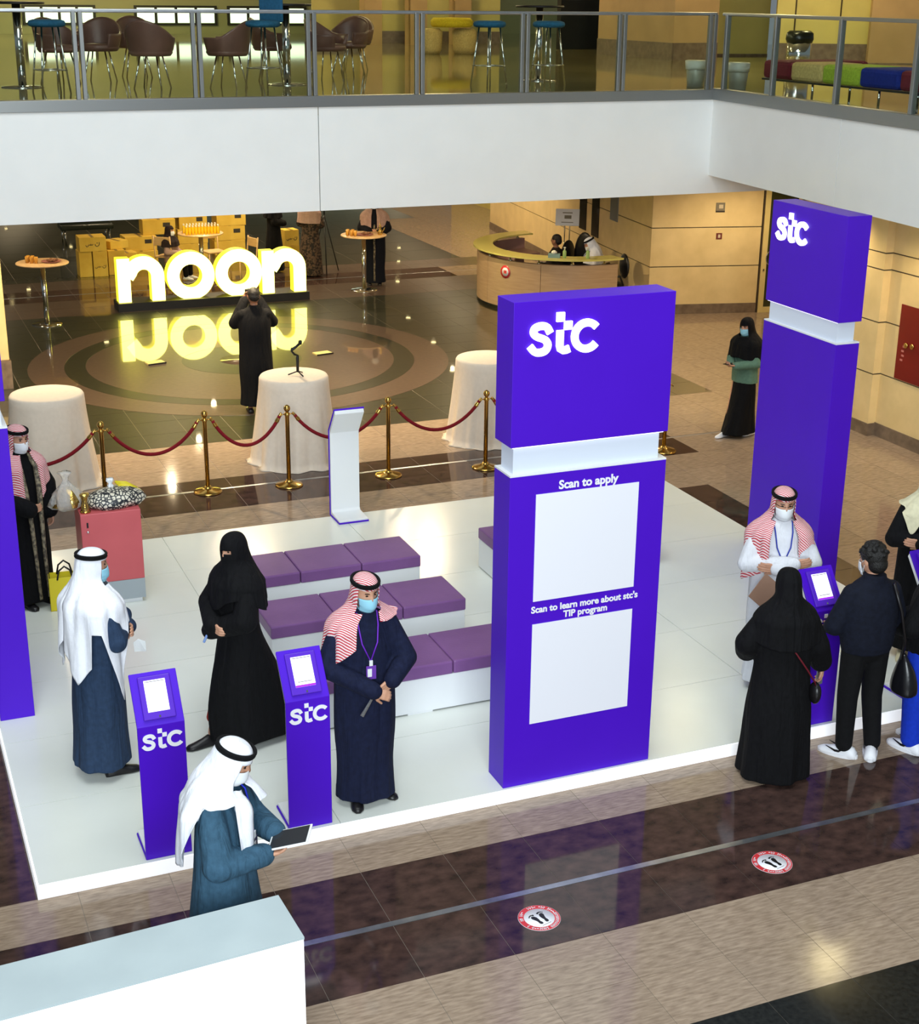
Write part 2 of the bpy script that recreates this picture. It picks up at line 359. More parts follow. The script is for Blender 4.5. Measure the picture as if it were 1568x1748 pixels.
wk2, hbk2, Lk2 = wall_run('wall_back_far', (16.9, 22.68), (24, 21.0), .2, rows, cream, 2.95, [0, .5, 1], 'cream panelled wall right of the glass door')
# dark slots and a steel plate in the desk wall
slot = mat('dark_slot_glass', srgb(30, 26, 20), 0.2)
for s0, z0 in ((.63, 1.02), (.70, .98)): hbl('slot_window', s0 * Ll, s0 * Ll + .42, z0, 2.6, -.01, .01, slot)
hbl('steel_plate', .80 * Ll, .80 * Ll + .40, 1.45, 1.95, -.01, .02, steel_d); hbl('slot_window', .80 * Ll, .80 * Ll + .40, 1.97, 2.6, -.01, .02, slot)
# glass door at the end of the back wall
d1 = empty('door_1', kind='structure', label='glass door with cream frame and round steel handle')
dd = Vector((15.54 - 13.5, 23.0 - 23.48, 0)).normalized(); dn = Vector((dd.y, -dd.x, 0)); dp = Vector((15.54, 23.0, 0))
def db(nm, s0, s1, z0, z1, q0, q1, M):
    P = lambda s_, q, z: tuple(dp + dd * s_ + dn * q + Vector((0, 0, z)))
    return MB().hexa([P(s0, q1, z0), P(s1, q1, z0), P(s1, q0, z0), P(s0, q0, z0), P(s0, q1, z1), P(s1, q1, z1), P(s1, q0, z1), P(s0, q0, z1)]).build(nm, M, d1)
dframe = noisy(mat('cream_door_frame', srgb(222, 200, 132), 0.4), srgb(216, 194, 128), srgb(226, 204, 136), ns=4)
dgl = mat('dark_green_glass', srgb(58, 60, 34), 0.06, spec=0.6)
db('frame_stile', 0.02, .12, 0, 2.95, -.06, .05, dframe); db('frame_stile', .95, 1.06, 0, 2.95, -.06, .05, dframe)
db('bottom_rail', .12, .95, 0, .1, -.05, .045, dframe); db('glass_pane', .12, .95, .1, 2.95, -.02, .0, dgl); db('dark_joint', 0, .02, 0, 2.95, -.06, .03, groove)
hc = dp + dd * .17 + dn * .07 + Vector((0, 0, 1.02))
MB().tube([tuple(hc + dd * (.07 * math.cos(a)) + Vector((0, 0, .12 * math.sin(a)))) for a in [2 * PI * k / 20 for k in range(20)]], .011, 8, closed=True).build('door_handle', chrome, d1)
db('lock', .055, .085, .78, .82, .05, .065, chrome)
# signs on the wall
sg = mat('grey_sign_plate', srgb(130, 122, 104), 0.4); sgd = mat('dark_print', srgb(50, 44, 36), .6); sgl = mat('pale_print', srgb(205, 190, 160), .6); sgr = mat('maroon_plate', srgb(110, 44, 40), .5)
def wallplate(name, s, z, w_, h_, M, label):
    P = lambda u, v, q: tuple(Vector((13.5, 23.48, 0)) + dd * (s + u) + dn * q + Vector((0, 0, z + v)))
    e = empty(name, tuple(Vector((13.5, 23.48, 0)) + dd * s + dn * .002 + Vector((0, 0, z - h_ / 2))), 0, label, 'sign'); off = Vector(e.location)
    def pb(nm, u0, u1, v0, v1, q0, q1, m_):
        b = MB().hexa([P(u0, v0, q1), P(u1, v0, q1), P(u1, v0, q0), P(u0, v0, q0), P(u0, v1, q1), P(u1, v1, q1), P(u1, v1, q0), P(u0, v1, q0)])
        b.v = [tuple(Vector(p) - off) for p in b.v]; return b.build(nm, m_, e)
    return pb
pb = wallplate('wall_sign', 1.27, 1.95, .17, .17, sg, 'small grey square sign plate high on the cream wall')
pb('plate', -.085, .085, -.085, .085, .002, .012, sg); pb('dark_strip', -.085, .085, -.085, -.06, .012, .015, sgd); pb('pictogram', -.03, .05, -.02, .05, .012, .015, sgl)
pb = wallplate('alarm_point', 1.28, 1.43, .11, .11, sgr, 'small maroon call point plate below the grey sign')
pb('plate', -.055, .055, -.055, .055, .002, .014, sgr); pb('button', -.022, .022, -.03, .03, .014, .018, sgl)
# ------------------------------------------------------------------ right wall with pilaster and red cabinet
wri, hbr, Lr = wall_run('wall_right', (12.52, 17.4), (12.52, 6.0), .2, [.85, 1.55, 2.24, 2.46], cream, 3.16, [0, .155, .45, .75, 1], 'cream panelled side wall with pilaster', face=1)
zs = [.17, .85, 1.55, 2.24, 2.46, 3.16]
for i in range(5): bx('pilaster_panel', 12.40, 12.53, 15.5, 17.4, zs[i] + (.009 if i else 0), zs[i + 1] - .009, cream, wri)
bx('pilaster_core', 12.415, 12.53, 15.515, 17.4, .1, 3.16, groove, wri); bx('skirting', 12.385, 12.53, 15.48, 17.4, 0, .17, stone_b, wri)
# end returns beyond the pilaster
bx('wall_return', 12.40, 24, 17.35, 17.5, 0, 3.16, cream, empty('wall_side_end', kind='structure', label='cream end wall behind the violet totem'))
red_c = noisy(mat('red_enamel', srgb(118, 13, 17), 0.4), srgb(113, 12, 16), srgb(122, 14, 18), ns=3)
fc = empty('fire_cabinet', (12.515, 14.6, .87), 0, 'dark red fire hose cabinet recessed in the cream side wall', 'cabinet')
def fcb(nm, y0, y1, z0, z1, q, M): return bx(nm, -.012 - q, 0.0 - (q > 0) * .012, y0, y1, z0, z1, M, fc)
fcb('door', -.9, .60, 0, .98, 0, red_c)
ltr = mat('pale_red_print', srgb(196, 120, 112), .6)
for k, (y, z) in enumerate([(.47, .25), (.45, .31), (.46, .37), (.44, .43)]): fcb('lettering', y, y + .05, z, z + .025, .002, ltr)
for y, z in ((.30, .48), (.42, .47)):
    o = MB().lathe([(.0, -.012), (.035, -.008), (.035, .012)], 14).build('lock_knob', gold, fc); o.rotation_euler = (0, -PI / 2, 0); o.location = (-.02, y, z)
for (y0, y1, z0, z1) in [(-.30, .12, .70, .71), (-.30, .12, .84, .85), (.11, .12, .70, .85)]: fcb('label_outline', y0, y1, z0, z1, .002, ltr)
# left column
lc = empty('column', (1.5, 22.5, 0), 0, kind='structure', label='cream column at the left edge of the hall')
bx('shaft', -.5, .47, -.5, .4, .42, 2.95, cream, lc, .02); bx('skirting', -.52, .49, -.52, .42, 0, .42, stone_b, lc)
# ------------------------------------------------------------------ far ends of both storeys
win_e = mat('daylight_window', srgb(230, 240, 220), 0.3, emit=(0.86, 1.0, 0.72, 1), es=1.5)
frm = mat('dark_window_frame', srgb(54, 52, 40), 0.5)
wf = empty('wall_far', kind='structure', label='far end wall of the lower hall with windows'); bx('wall_core', -9, 30, 62, 62.2, 0, 2.95, yellow_w, wf)
wu = empty('wall_far_upper', kind='structure', label='far wall of the upper gallery with tall windows'); bx('wall_core', -9, 30, 46, 46.2, 4.33, 8.0, mat('olive_wall', srgb(176, 176, 124), .5), wu)
nw = [0]
def window(x0, x1, z0, z1, y, nx, nz, M=None):
    nw[0] += 1; wn = empty('window_%d' % nw[0], ((x0 + x1) / 2, y, z0), 0, kind='structure', label='bright daylight window in the far wall'); hx = (x1 - x0) / 2
    for i in range(nx):
        for k in range(nz):
            a = -hx + 2 * hx * i / nx; b = -hx + 2 * hx * (i + 1) / nx; c = (z1 - z0) * k / nz; d = (z1 - z0) * (k + 1) / nz
            bx('pane', a + .04, b - .04, -.03, -.01, c + .04, d - .04, M or win_e, wn)
    for i in range(nx + 1): u = -hx + 2 * hx * i / nx; bx('mullion', u - .04, u + .04, -.06, 0, 0, z1 - z0, frm, wn)
    for k in range(nz + 1): u = (z1 - z0) * k / nz; bx('transom', -hx - .04, hx + .04, -.055, 0, u - .03, u + .03, frm, wn)
for (x0, x1) in [(17.0, 19.2), (20.0, 21.4), (13.2, 15.2)]: window(x0, x1, .3, 2.8, 61.98, 3, 3)
for (x0, x1) in [(8.6, 11.0), (11.4, 13.8), (14.2, 15.6), (16.2, 17.4), (5.4, 7.4), (2.0, 4.4)]: window(x0, x1, 4.60, 5.10, 45.98, 4, 1)
# ------------------------------------------------------------------ white platform
pf = empty('platform', (0, 0, 0), 0, 'low white exhibition platform of large square panels', 'platform')
bx('platform_base', .655, 8.69, 8.60, 14.68, 0, .088, wpaint, pf)
Xp = [.643, 2.70, 4.685, 6.635, 8.705]; Yp = [8.58, 9.61, 10.61, 11.625, 12.645, 13.67, 14.70]
for i in range(4):
    for j in range(6): bx('floor_panel', Xp[i] + .003, Xp[i + 1] - .003, Yp[j] + .0025, Yp[j + 1] - .0025, .088, .1, wfloor, pf)
edge_l = mat('emissive_white_trim', srgb(245, 246, 250), 0.4, emit=(.95, .97, 1, 1), es=.5)  # white trim with emission added to lift it to pure white
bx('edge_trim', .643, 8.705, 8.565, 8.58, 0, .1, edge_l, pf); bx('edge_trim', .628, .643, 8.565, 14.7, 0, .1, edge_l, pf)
# ------------------------------------------------------------------ logo lettering (x-height 1)
def logo(parent, unit, f, depth, M, prefix='logo_letter'):
    """f(u, v, d): metres right, metres up, outward"""
    f0 = lambda u, v: f(u * unit, v * unit, 0.0); f1 = lambda u, v: f(u * unit, v * unit, depth)
    s_ = catmull([(.68, .66), (.57, .84), (.39, .885), (.20, .83), (.155, .70), (.25, .59), (.40, .53), (.54, .46), (.615, .32), (.55, .17), (.38, .115), (.20, .15), (.05, .32)], 4)
    b = MB(); L, R_ = stroke(s_, .215); b.ribbon(L, R_, f0, f1); b.build(prefix, M, parent)
    b = MB(); L, R_ = stroke([(.995, .72), (.995, .5), (.995, .27), (1.02, .17), (1.10, .125), (1.20, .13), (1.31, .17)], .22); b.ribbon(L, R_, f0, f1)
    b.prism([(1.12, .72), (1.37, .72), (1.37, .97), (1.12, .97)], f0, f1); b.prism([(.87, .97), (1.12, .97), (1.12, 1.24), (.87, 1.24)], f0, f1); b.build(prefix, M, parent)
    b = MB(); L, R_ = stroke(arc(1.85, .5, .385, 38, 322, 26), .22); b.ribbon(L, R_, f0, f1); b.build(prefix, M, parent)
neck_m = mat('lit_white_neck', srgb(214, 222, 236), 0.5, emit=(0.85, 0.93, 1.0, 1), es=0.03)
def totem(loc, rz, label, with_logo=True):
    """front face looks to local -y, spans local x 0..1.21"""
    t = empty('totem', loc, rz, label, 'totem', 'violet branded totems on the platform'); W, D = 1.212, .265
    bx('lower_block', 0, W, 0, D, 0, 2.395, purple, t, .003); bx('lower_cap', 0, W, 0, D, 2.395, 2.408, wpaint, t)
    bx('neck', .035, W - .05, .035, D - .035, 2.408, 2.604, neck_m, t)
    bx('upper_block', 0, W, 0, D, 2.604, 3.596, purple, t, .003)
    bx('led_strip', .02, W - .03, .012, .022, 2.596, 2.604, led, t); bx('led_strip', .02, .03, .03, D - .03, 2.596, 2.604, led, t)
    if with_logo: logo(t, .232, lambda u, v, d: (.105 + u, -.001 - d, 3.225 + v), .018, led)
    return t
t1 = totem((3.951, 8.602, .1), 0, 'violet totem with glowing logo and two white posters at the front edge of the platform')
text('poster_caption', 'Scan to apply', letterw, t1, .086, .001, Matrix.Translation((.60, -.003, 2.275)) @ Matrix.Rotation(PI / 2, 4, 'X'), off=.003)
text('poster_caption', "Scan to learn more about stc's", letterw, t1, .069, .001, Matrix.Translation((.612, -.003, 1.368)) @ Matrix.Rotation(PI / 2, 4, 'X'), off=.0024)
text('poster_caption', 'TIP program', letterw, t1, .069, .001, Matrix.Translation((.617, -.003, 1.302)) @ Matrix.Rotation(PI / 2, 4, 'X'), off=.0024)
poster_m = mat('white_poster_paper', srgb(238, 238, 246), 0.5)
for z0, z1, lb in ((1.455, 2.253, 'upper white square poster'), (.492, 1.280, 'lower white square poster')):
    tag(bx('poster', .198, 1.0, -.004, -.0005, z0, z1, poster_m, t1), lb)
t2 = totem((8.488, 12.40, .1), -PI / 2, 'violet totem with glowing logo at the right edge of the platform')
t3 = totem((.66, 12.225, .1), -PI / 2, 'violet totem cut off by the left edge of the picture', False)
# ------------------------------------------------------------------ tablet kiosks
scr_m = mat('tablet_screen', srgb(240, 242, 246), 0.2, emit=(0.95, 0.97, 1.0, 1), es=1.0)
bez = mat('violet_bezel', srgb(84, 36, 190), 0.35); scr_g = mat('screen_grey_bar', srgb(120, 120, 130), .4, emit=(.3, .3, .33, 1), es=.4); scr_v = mat('screen_violet_bar', srgb(140, 30, 230), .4, emit=(.28, .02, .75, 1), es=.8)
def kiosk(loc, rz, label, W=.31, bar=True):
    k = empty('tablet_kiosk', loc, rz, label, 'kiosk', 'violet tablet kiosks'); z1, zt, yt, th = .99, 1.275, .215, .055
    def prof(y0o, nm, M, pts, x0, x1):
        b = MB(); b.prism(pts, lambda u, v: (x0, u, v), lambda u, v: (x1, u, v)); return b.build(nm, M, k, .004)
    n = Vector((yt, zt - z1)).normalized(); q = Vector((n.y, -n.x)) * -1
    outer = [(0, 0), (0, z1), (yt, zt)]; inn = [(yt + .035, zt - .04), (th, z1 - .02), (th, th)]
    prof(0, 'shell', purple, [(0, 0), (.34, 0), (.34, .018), (.018, .018), (.018, z1 - .006), (yt + .006, zt - .018), (yt, zt), (0, z1)], 0, W)
    prof(0, 'inner_lining', wpaint, [(.018, .018), (.335, .018), (.335, .04), (.075, .05), (.05, .075), (.05, z1 - .03), (yt + .025, zt - .055), (yt + .006, zt - .018), (.018, z1 - .006)], .008, W - .008)
    # slanted head: frame, tablet screen, keyhole
    d = Vector((0, yt, zt - z1)).normalized(); nn = Vector((0, -d.z, d.y)); o = Vector((0, 0, z1))
    def sb(nm, u0, u1, s0, s1, q0, q1, M, par=None, bv=0.0):
        P = lambda u, s_, w_: tuple(o + Vector((u, 0, 0)) + d * s_ + nn * w_)
        return MB().hexa([P(u0, s0, q0), P(u1, s0, q0), P(u1, s1, q0), P(u0, s1, q0), P(u0, s0, q1), P(u1, s0, q1), P(u1, s1, q1), P(u0, s1, q1)]).build(nm, M, par or k, bv)
    fr = sb('tablet_frame', .05, W - .05, .035, .325, 0, .022, bez, None, .006)
    sc = sb('screen', .085, W - .085, .085, .295, .022, .024, scr_m, fr)
    sb('screen_header', .09, W - .09, .282, .288, .024, .0245, scr_g, fr)
    if bar: sb('screen_footer', .085, W - .085, .085, .100, .024, .0248, scr_v, fr); sb('screen_text', .105, W - .105, .118, .124, .024, .0245, scr_g, fr)
    sb('lock', W / 2 - .006, W / 2 + .006, .044, .058, .022, .027, chrome, fr)
    logo(k, .119, lambda u, v, dd_: (.025 + u, -.001 - dd_, .815 + v), .004, letterw)
    return k
kiosk((1.346, 8.612, .1), 0, 'violet tablet kiosk behind the man in the teal robe', bar=False)
kiosk((2.338, 8.612, .1), 0, 'violet tablet kiosk between the veiled woman and the man with the lanyard')
kiosk((6.545, 8.612, .1), 0, 'violet tablet kiosk in front of the man in the white robe')
kiosk((7.64, 8.63, .1), .04, 'violet tablet kiosk at the right edge beside the blue trousers')
kiosk((4.92, 14.74, .1), PI, 'violet kiosk seen from its white back at the rear of the platform', W=.345)
# ------------------------------------------------------------------ benches
cush = noisy(mat('plum_leatherette', srgb(122, 80, 136), 0.42), srgb(116, 75, 130), srgb(128, 85, 142), ns=3, bump=.1, bscale=60)
def bench(x0, y0, n, label, D=.585):
    b = empty('bench', (x0, y0, .1), 0, label, 'bench', 'plum cushioned white benches'); L = n * .597
    bx('base', .01, L - .01, .01, D - .01, .012, .31, wpaint, b, .003); bx('plinth', .05, L - .05, .03, D - .03, 0, .012, black_m, b)
    bx('foot', L * .45, L * .57, .012, .05, 0, .012, wpaint, b)
    for i in range(n): bx('cushion', i * .597 + .003, (i + 1) * .597 - .003, 0, D, .31, .425, cush, b, .014)
    return b
bench(2.90, 12.20, 3, 'plum cushioned bench farthest back on the left half of the platform')
bench(2.90, 11.08, 3, 'plum cushioned bench in the middle of the three rows')
bench(2.90, 9.92, 3, 'plum cushioned bench nearest the camera, behind the man with the lanyard')
bench(5.50, 12.14, 3, 'plum cushioned bench half hidden behind the front totem')
# ------------------------------------------------------------------ white counter in the left foreground
ctop = noisy(mat('pale_grey_top', srgb(180, 193, 196), 0.35), srgb(174, 187, 190), srgb(186, 199, 201), ns=2)
lit = mat('emissive_white_panel', srgb(245, 246, 250), 0.4, emit=(0.95, 0.97, 1.0, 1), es=1.1)  # emission put into the white front panel so it renders bright
fb = empty('counter', (1.74, 6.205, 0), .055, 'white counter with bright front and grey top cut off by the lower left corner', 'counter')
bx('body', -2.6, 0, .012, .405, 0, .985, wpaint, fb); bx('front_panel', -2.6, 0, 0, .012, 0, .985, lit, fb); bx('top', -2.6, .003, -.003, .408, .985, 1.0, ctop, fb)
# ------------------------------------------------------------------ footprint floor stickers
st_w = mat('sticker_white', srgb(232, 232, 236), 0.35); st_r = mat('sticker_red', srgb(206, 52, 58), 0.35); st_k = mat('sticker_black', srgb(22, 22, 24), 0.4)
def sticker(loc, rz, label):
    e = empty('floor_sticker', loc, rz, label, 'sticker', 'round footprint stickers on the floor')
    MB().lathe([(.138, 0), (.138, .0012)], 48).build('disc', st_w, e)
    b = MB(); b.ribbon(arc(0, 0, .100, 0, 360, 48)[:-1], arc(0, 0, .136, 0, 360, 48)[:-1], lambda u, v: (u, v, .0012), lambda u, v: (u, v, .0018), closed=True); b.build('red_ring', st_r, e)
    b = MB(); random.seed(3)
    a = 0.0
    while a < 355:   # ring lettering: rows of little strokes
        w_ = random.uniform(4, 9)
        if random.random() < .86 and not (172 < a < 188):
            r_ = .118 + random.uniform(-.004, .004); L, R_ = stroke(arc(0, 0, r_, a, a + w_ * .75, 3), .007); b.ribbon(L, R_, lambda u, v: (u, v, .0018), lambda u, v: (u, v, .0022))
            if random.random() < .6:
                q = math.radians(a + w_ * .4); b.ribbon([(math.cos(q) * .106, math.sin(q) * .106), (math.cos(q) * .129, math.sin(q) * .129)], [(math.cos(q + .04) * .106, math.sin(q + .04) * .106), (math.cos(q + .04) * .129, math.sin(q + .04) * .129)], lambda u, v: (u, v, .0018), lambda u, v: (u, v, .0022))
        a += w_
    tag(b.build('ring_lettering', st_w, e), kind='stuff')
    for s_ in (-1, 1):
        b = MB(); f0 = lambda u, v: (u * s_, v, .0012); f1 = lambda u, v: (u * s_, v, .002)
        pts = [(.012, -.058), (.022, -.063), (.033, -.058), (.036, -.045), (.034, -.025), (.040, -.005), (.048, .015), (.046, .03), (.034, .036), (.02, .03), (.012, .012), (.012, -.01), (.016, -.03), (.011, -.045)]
        b.prism(pts if s_ > 0 else pts[::-1], f0, f1)
        for (x, y, r_) in [(.019, .044, .008), (.030, .049, .006), (.039, .048, .0055), (.047, .044, .005), (.054, .037, .0045)]: b.lathe([(r_, .0012), (r_, .002)], 10, (x * s_, y, 0))
        b.build('footprint', st_k, e)
    bx('small_lettering', -.035, .035, -.078, -.075, .0012, .0016, st_k, e)
    return e
sticker((3.58, 7.19, 0), .25, 'round red and white footprint sticker nearest the white counter')
sticker((5.34, 7.185, 0), .25, 'round red and white footprint sticker farther right on the dark tiles')
# ------------------------------------------------------------------ red pedestal with shopping on it
red_p = noisy(mat('coral_red_paint', srgb(198, 92, 96), 0.4), srgb(192, 88, 92), srgb(204, 96, 100), ns=2); gry = mat('grey_paint', srgb(160, 170, 174), .45)
rp = empty('pedestal', (1.66, 13.05, .1), -.03, 'coral red pedestal cabinet with grey foot on the platform', 'pedestal')
bx('body', 0, .55, 0, .50, .24, .93, red_p, rp, .006); bx('lower_band', 0, .55, 0, .50, .045, .24, gry, rp); bx('foot', .03, .52, .03, .47, 0, .045, wpaint, rp)
o = MB().lathe([(.012, 0), (.012, .01), (.006, .014)], 12).build('lock', chrome, rp); o.rotation_euler = (PI / 2, 0, 0); o.location = (.06, 0, .76)
bx('handle_slot', .052, .068, -.004, 0, .80, .85, black_m, rp)
plast = mat('clear_crinkled_plastic', (0.95, 0.93, 0.88, 1), 0.22, trans=0.62, ior=1.15)
noisy(plast, (.95, .93, .88, 1), (.9, .88, .8, 1), ns=6, bump=1.0, bscale=30)
def blob(name, loc, prof, M, label, cat, seed, amp=.18, sx=1, sy=1, par=None):
    random.seed(seed); ph = [random.uniform(0, 6.28) for _ in range(6)]
    f = lambda a, t: 1 + amp * (.5 * math.sin(3 * a + ph[0] + 4 * t) + .35 * math.sin(5 * a + ph[1] - 6 * t) + .3 * math.sin(9 * a + ph[2] + 9 * t))
    b = MB().lathe(prof, 40, (0, 0, 0), sx, sy, f); o = b.build(name, M, par); o.location = loc
    if label: tag(o, label, cat)
    return o
e = empty('gift_bag', (1.58, 13.28, 1.03), 0, 'clear cellophane bag with gold contents on the red pedestal', 'bag')
blob('wrap', (0, 0, 0), [(.09, 0), (.13, .03), (.135, .08), (.115, .14), (.075, .19), (.04, .24), (.02, .28), (.03, .32), (.055, .36)], plast, None, None, 2, .34, 1.15, .8, par=e)
goldf = noisy(mat('gold_foil', srgb(200, 160, 70), .25, metal=.9), srgb(160, 120, 50), srgb(236, 206, 120), ns=10, bump=.6, bscale=30)
blob('gold_contents', (.02, 0, .005), [(.08, 0.004), (.118, .03), (.112, .09), (.07, .16), (.02, .21)], goldf, None, None, 5, .4, 1.1, .8, par=e)
e = empty('trophy', (1.72, 13.12, 1.03), 0, 'small shiny gold vase on the red pedestal', 'vase')
MB().lathe([(.036, 0), (.04, .02), (.034, .06), (.022, .10), (.03, .14), (.045, .165), (.04, .18), (.01, .19)], 24).build('vase', goldf, e); MB().lathe([(.048, -.0), (.05, .012), (.034, .02)], 24).build('base', gold, e)
# patterned tote: quilted pattern, flat lying
bagm = mat('patterned_bag', srgb(70, 74, 78), .4)
tc = nd(bagm, 'ShaderNodeTexCoord'); vo = nd(bagm, 'ShaderNodeTexVoronoi', feature='DISTANCE_TO_EDGE'); vo.inputs['Scale'].default_value = 28; lk(bagm, tc, 'Object', vo, 'Vector')
cr = nd(bagm, 'ShaderNodeValToRGB'); cr.color_ramp.elements[0].position = .10; cr.color_ramp.elements[1].position = .16; cr.color_ramp.elements[0].color = srgb(34, 38, 44); cr.color_ramp.elements[1].color = srgb(216, 210, 190)
lk(bagm, vo, 'Distance', cr, 'Fac'); lk(bagm, cr, 'Color', bagm.node_tree.nodes['Principled BSDF'], 'Base Color')
yel = mat('bright_yellow_plastic', srgb(226, 208, 40), .35)
e = empty('wrapped_parcel', (2.02, 13.26, 1.03), .12, 'flat parcel in black and cream patterned wrap lying on the red pedestal', 'parcel')
blob('wrap', (0, 0, 0), [(.01, 0), (.24, .005), (.27, .05), (.25, .11), (.15, .15), (.01, .16)], bagm, None, None, 8, .10, 1.02, .72, par=e)
blob('knot', (-.02, .06, .14), [(.02, 0), (.03, .03), (.014, .05), (.035, .08), (.03, .10)], wpaint, None, None, 4, .3, par=e)
for y in (.05, .10, .15): MB().tube([(.05, y, .165), (.15, y - .02, .15), (.25, y - .04, .085)], .014, 6).build('yellow_band', yel, e)
MB().tube([(-.26, -.06, .06), (-.1, -.10, .125), (.02, -.17, .06)], .012, 6).build('white_strap', wpaint, e)
# yellow paper bag beside the man in the black cloak
e = empty('paper_bag', (1.49, 13.16, .1), -.1, 'yellow paper carrier bag with black handles beside the black cloak', 'bag')
b = MB().box(-.15, .15, -.08, -.075, 0, .33).box(-.15, .15, .075, .08, 0, .33).box(-.15, -.145, -.08, .08, 0, .33).box(.145, .15, -.08, .08, 0, .33).box(-.15, .15, -.08, .08, 0, .006); b.build('bag', yel, e)
bx('inner_lining', -.14, .14, -.07, .07, .25, .26, gry, e)
for y in (-.08, .08): MB().tube([(-.07, y, .31), (-.05, y, .40), (0, y, .44), (.05, y, .40), (.07, y, .31)], .009, 6).build('handle', black_m, e)
b = MB(); L, R_ = stroke(arc(.03, .15, .05, 60, 300, 12), .022); b.ribbon(L, R_, lambda u, v: (u, -.0805, v), lambda u, v: (u, -.083, v)); b.build('printed_mark', black_m, e)
# ------------------------------------------------------------------ stanchions and ropes
vel = cloth('red_velvet', srgb(120, 20, 30), bump=.15)
def stanchion_proto():
    s_ = empty('stanchion', (0, 0, 0), 0, '', 'stanchion', 'brass rope stanchions behind the platform')
    MB().lathe([(.165, 0), (.168, .012), (.15, .024), (.07, .045), (.04, .06), (.036, .075)], 32).build('base', gold, s_)
    MB().lathe([(.026, .06), (.026, .86), (.032, .87), (.032, .90), (.02, .905)], 20).build('pole', gold, s_)
    MB().lathe([(.018, .90), (.02, .915), (.036, .935), (.04, .955), (.034, .98), (.015, .995), (.006, 1.0)], 20).build('finial', gold, s_)
    b = MB()
    for a in (0, PI): b.tube([(math.cos(a) * .024, 0, .885), (math.cos(a) * .06, 0, .885), (math.cos(a) * .085, 0, .86)], .008, 6)
    b.build('hook_collar', gold, s_); return s_
sp = [(2.37, 16.25), (3.565, 16.29), (4.53, 16.2), (5.77, 16.13), (7.01, 16.01), (8.25, 15.93), (9.46, 15.84)]
slab = ['brass rope stanchion beside the left draped table', 'brass rope stanchion between the left and middle draped tables', 'brass rope stanchion in front of the middle draped table',
        'brass rope stanchion right of the white kiosk back', 'brass rope stanchion in front of the draped table at the totem', 'brass rope stanchion hidden behind the front totem', 'brass rope stanchion at the right end of the rope line']
proto = stanchion_proto()
for i, (x, y) in enumerate(sp):
    s_ = proto if i == 0 else copytree(proto); s_.location = (x, y, 0); s_['label'] = slab[i]
def rope(p0, p1, label, sag=.33, straight=False):
    a, b_ = Vector(p0), Vector(p1); d = (b_ - a); d.normalize(); a = a + d * .09; b_ = b_ - d * .09
    e = empty('rope', tuple(a), 0, label, 'rope', 'red velvet ropes between the stanchions'); pts = []
    for i in range(21): t = i / 20; p = a.lerp(b_, t); p.z -= sag * (1 - (2 * t - 1) ** 2) ** .9; pts.append(tuple(p - a))
    MB().tube(pts, .021, 10).build('velvet_rope', vel, e)
    for k in (0, 20):
        q = Vector(pts[k]); r_ = (Vector(pts[1 if k == 0 else 19]) - q).normalized(); MB().cap(tuple(q - r_ * .03), .014, tuple(q + r_ * .07), .026, 10).build('brass_end', gold, e)
rl = ['red velvet rope running left behind the gold gift bag', 'red velvet rope hanging between the first two brass stanchions', 'red velvet rope crossing in front of the middle draped table', 'red velvet rope passing behind the white kiosk back', 'red velvet rope just left of the front totem', 'red velvet rope hidden behind the front totem', 'red velvet rope end showing right of the front totem']
rope((.95, 16.3, .87), (2.37, 16.25, .87), rl[0], .33)
for i in range(6): rope((sp[i][0], sp[i][1], .87), (sp[i + 1][0], sp[i + 1][1], .87), rl[i + 1])
# ------------------------------------------------------------------ draped cocktail tables
clo = noisy(mat('ivory_tablecloth', srgb(222, 208, 190), .85, spec=.2), srgb(219, 205, 187), srgb(225, 211, 193), ns=20, bump=.15, bscale=300)
def draped(loc, seed, label):
    random.seed(seed); ph = [random.uniform(0, 6.28) for _ in range(5)]
    def f(a, t):
        w_ = max(0, t - .30) / .7; return 1 + w_ * (.045 * math.sin(9 * a + ph[0]) + .03 * math.sin(14 * a + ph[1] + t) + .03 * math.sin(5 * a + ph[2]) + .012 * math.sin(27 * a + ph[3]))
    e = empty('cocktail_table', loc, 0, label, 'table', 'cocktail tables under ivory cloths')
    MB().lathe([(.02, .1), (.025, 1.07), (.40, 1.075), (.405, 1.09)], 24).build('table', chrome, e)
    prof = [(.001, 1.10), (.2, 1.101), (.38, 1.10), (.415, 1.094), (.43, 1.07)] + [(.43 + .12 * t ** 1.2, 1.07 - 1.06 * t) for t in [i / 14 for i in range(1, 15)]] + [(.60, .004)]
    MB().lathe(prof, 128, fold=f).build('tablecloth', clo, e); return e
draped((1.93, 17.32, 0), 1, 'tall cocktail table under an ivory cloth at the left edge'); draped((4.90, 17.17, 0), 2, 'tall cocktail table under an ivory cloth with the gimbal on it'); draped((7.55, 17.2, 0), 3, 'tall cocktail table under an ivory cloth half hidden by the front totem')
g = empty('camera_gimbal', (4.94, 17.12, 1.103), .4, 'black handheld gimbal on a mini tripod on the middle draped table', 'gimbal')
for a in (0.4, 2.5, 4.6): MB().tube([(0, 0, .05), (.12 * math.cos(a), .12 * math.sin(a), .008)], .008, 8).build('leg', black_m, g)
MB().tube([(0, 0, .04), (0, 0, .22), (.005, 0, .25)], [.018, .02, .016], 10).build('grip', black_m, g)
MB().tube([(.005, 0, .25), (-.05, 0, .27), (-.09, 0, .32), (-.08, 0, .36)], .013, 8).build('arm', black_m, g); MB().tube([(-.09, 0, .33), (-.02, 0, .36), (.06, 0, .40)], .018, 8).build('phone_clamp', black_m, g); MB().lathe([(.02, 0), (.024, .03), (.02, .05)], 12, (.05, 0, .38)).build('motor', black_m, g)
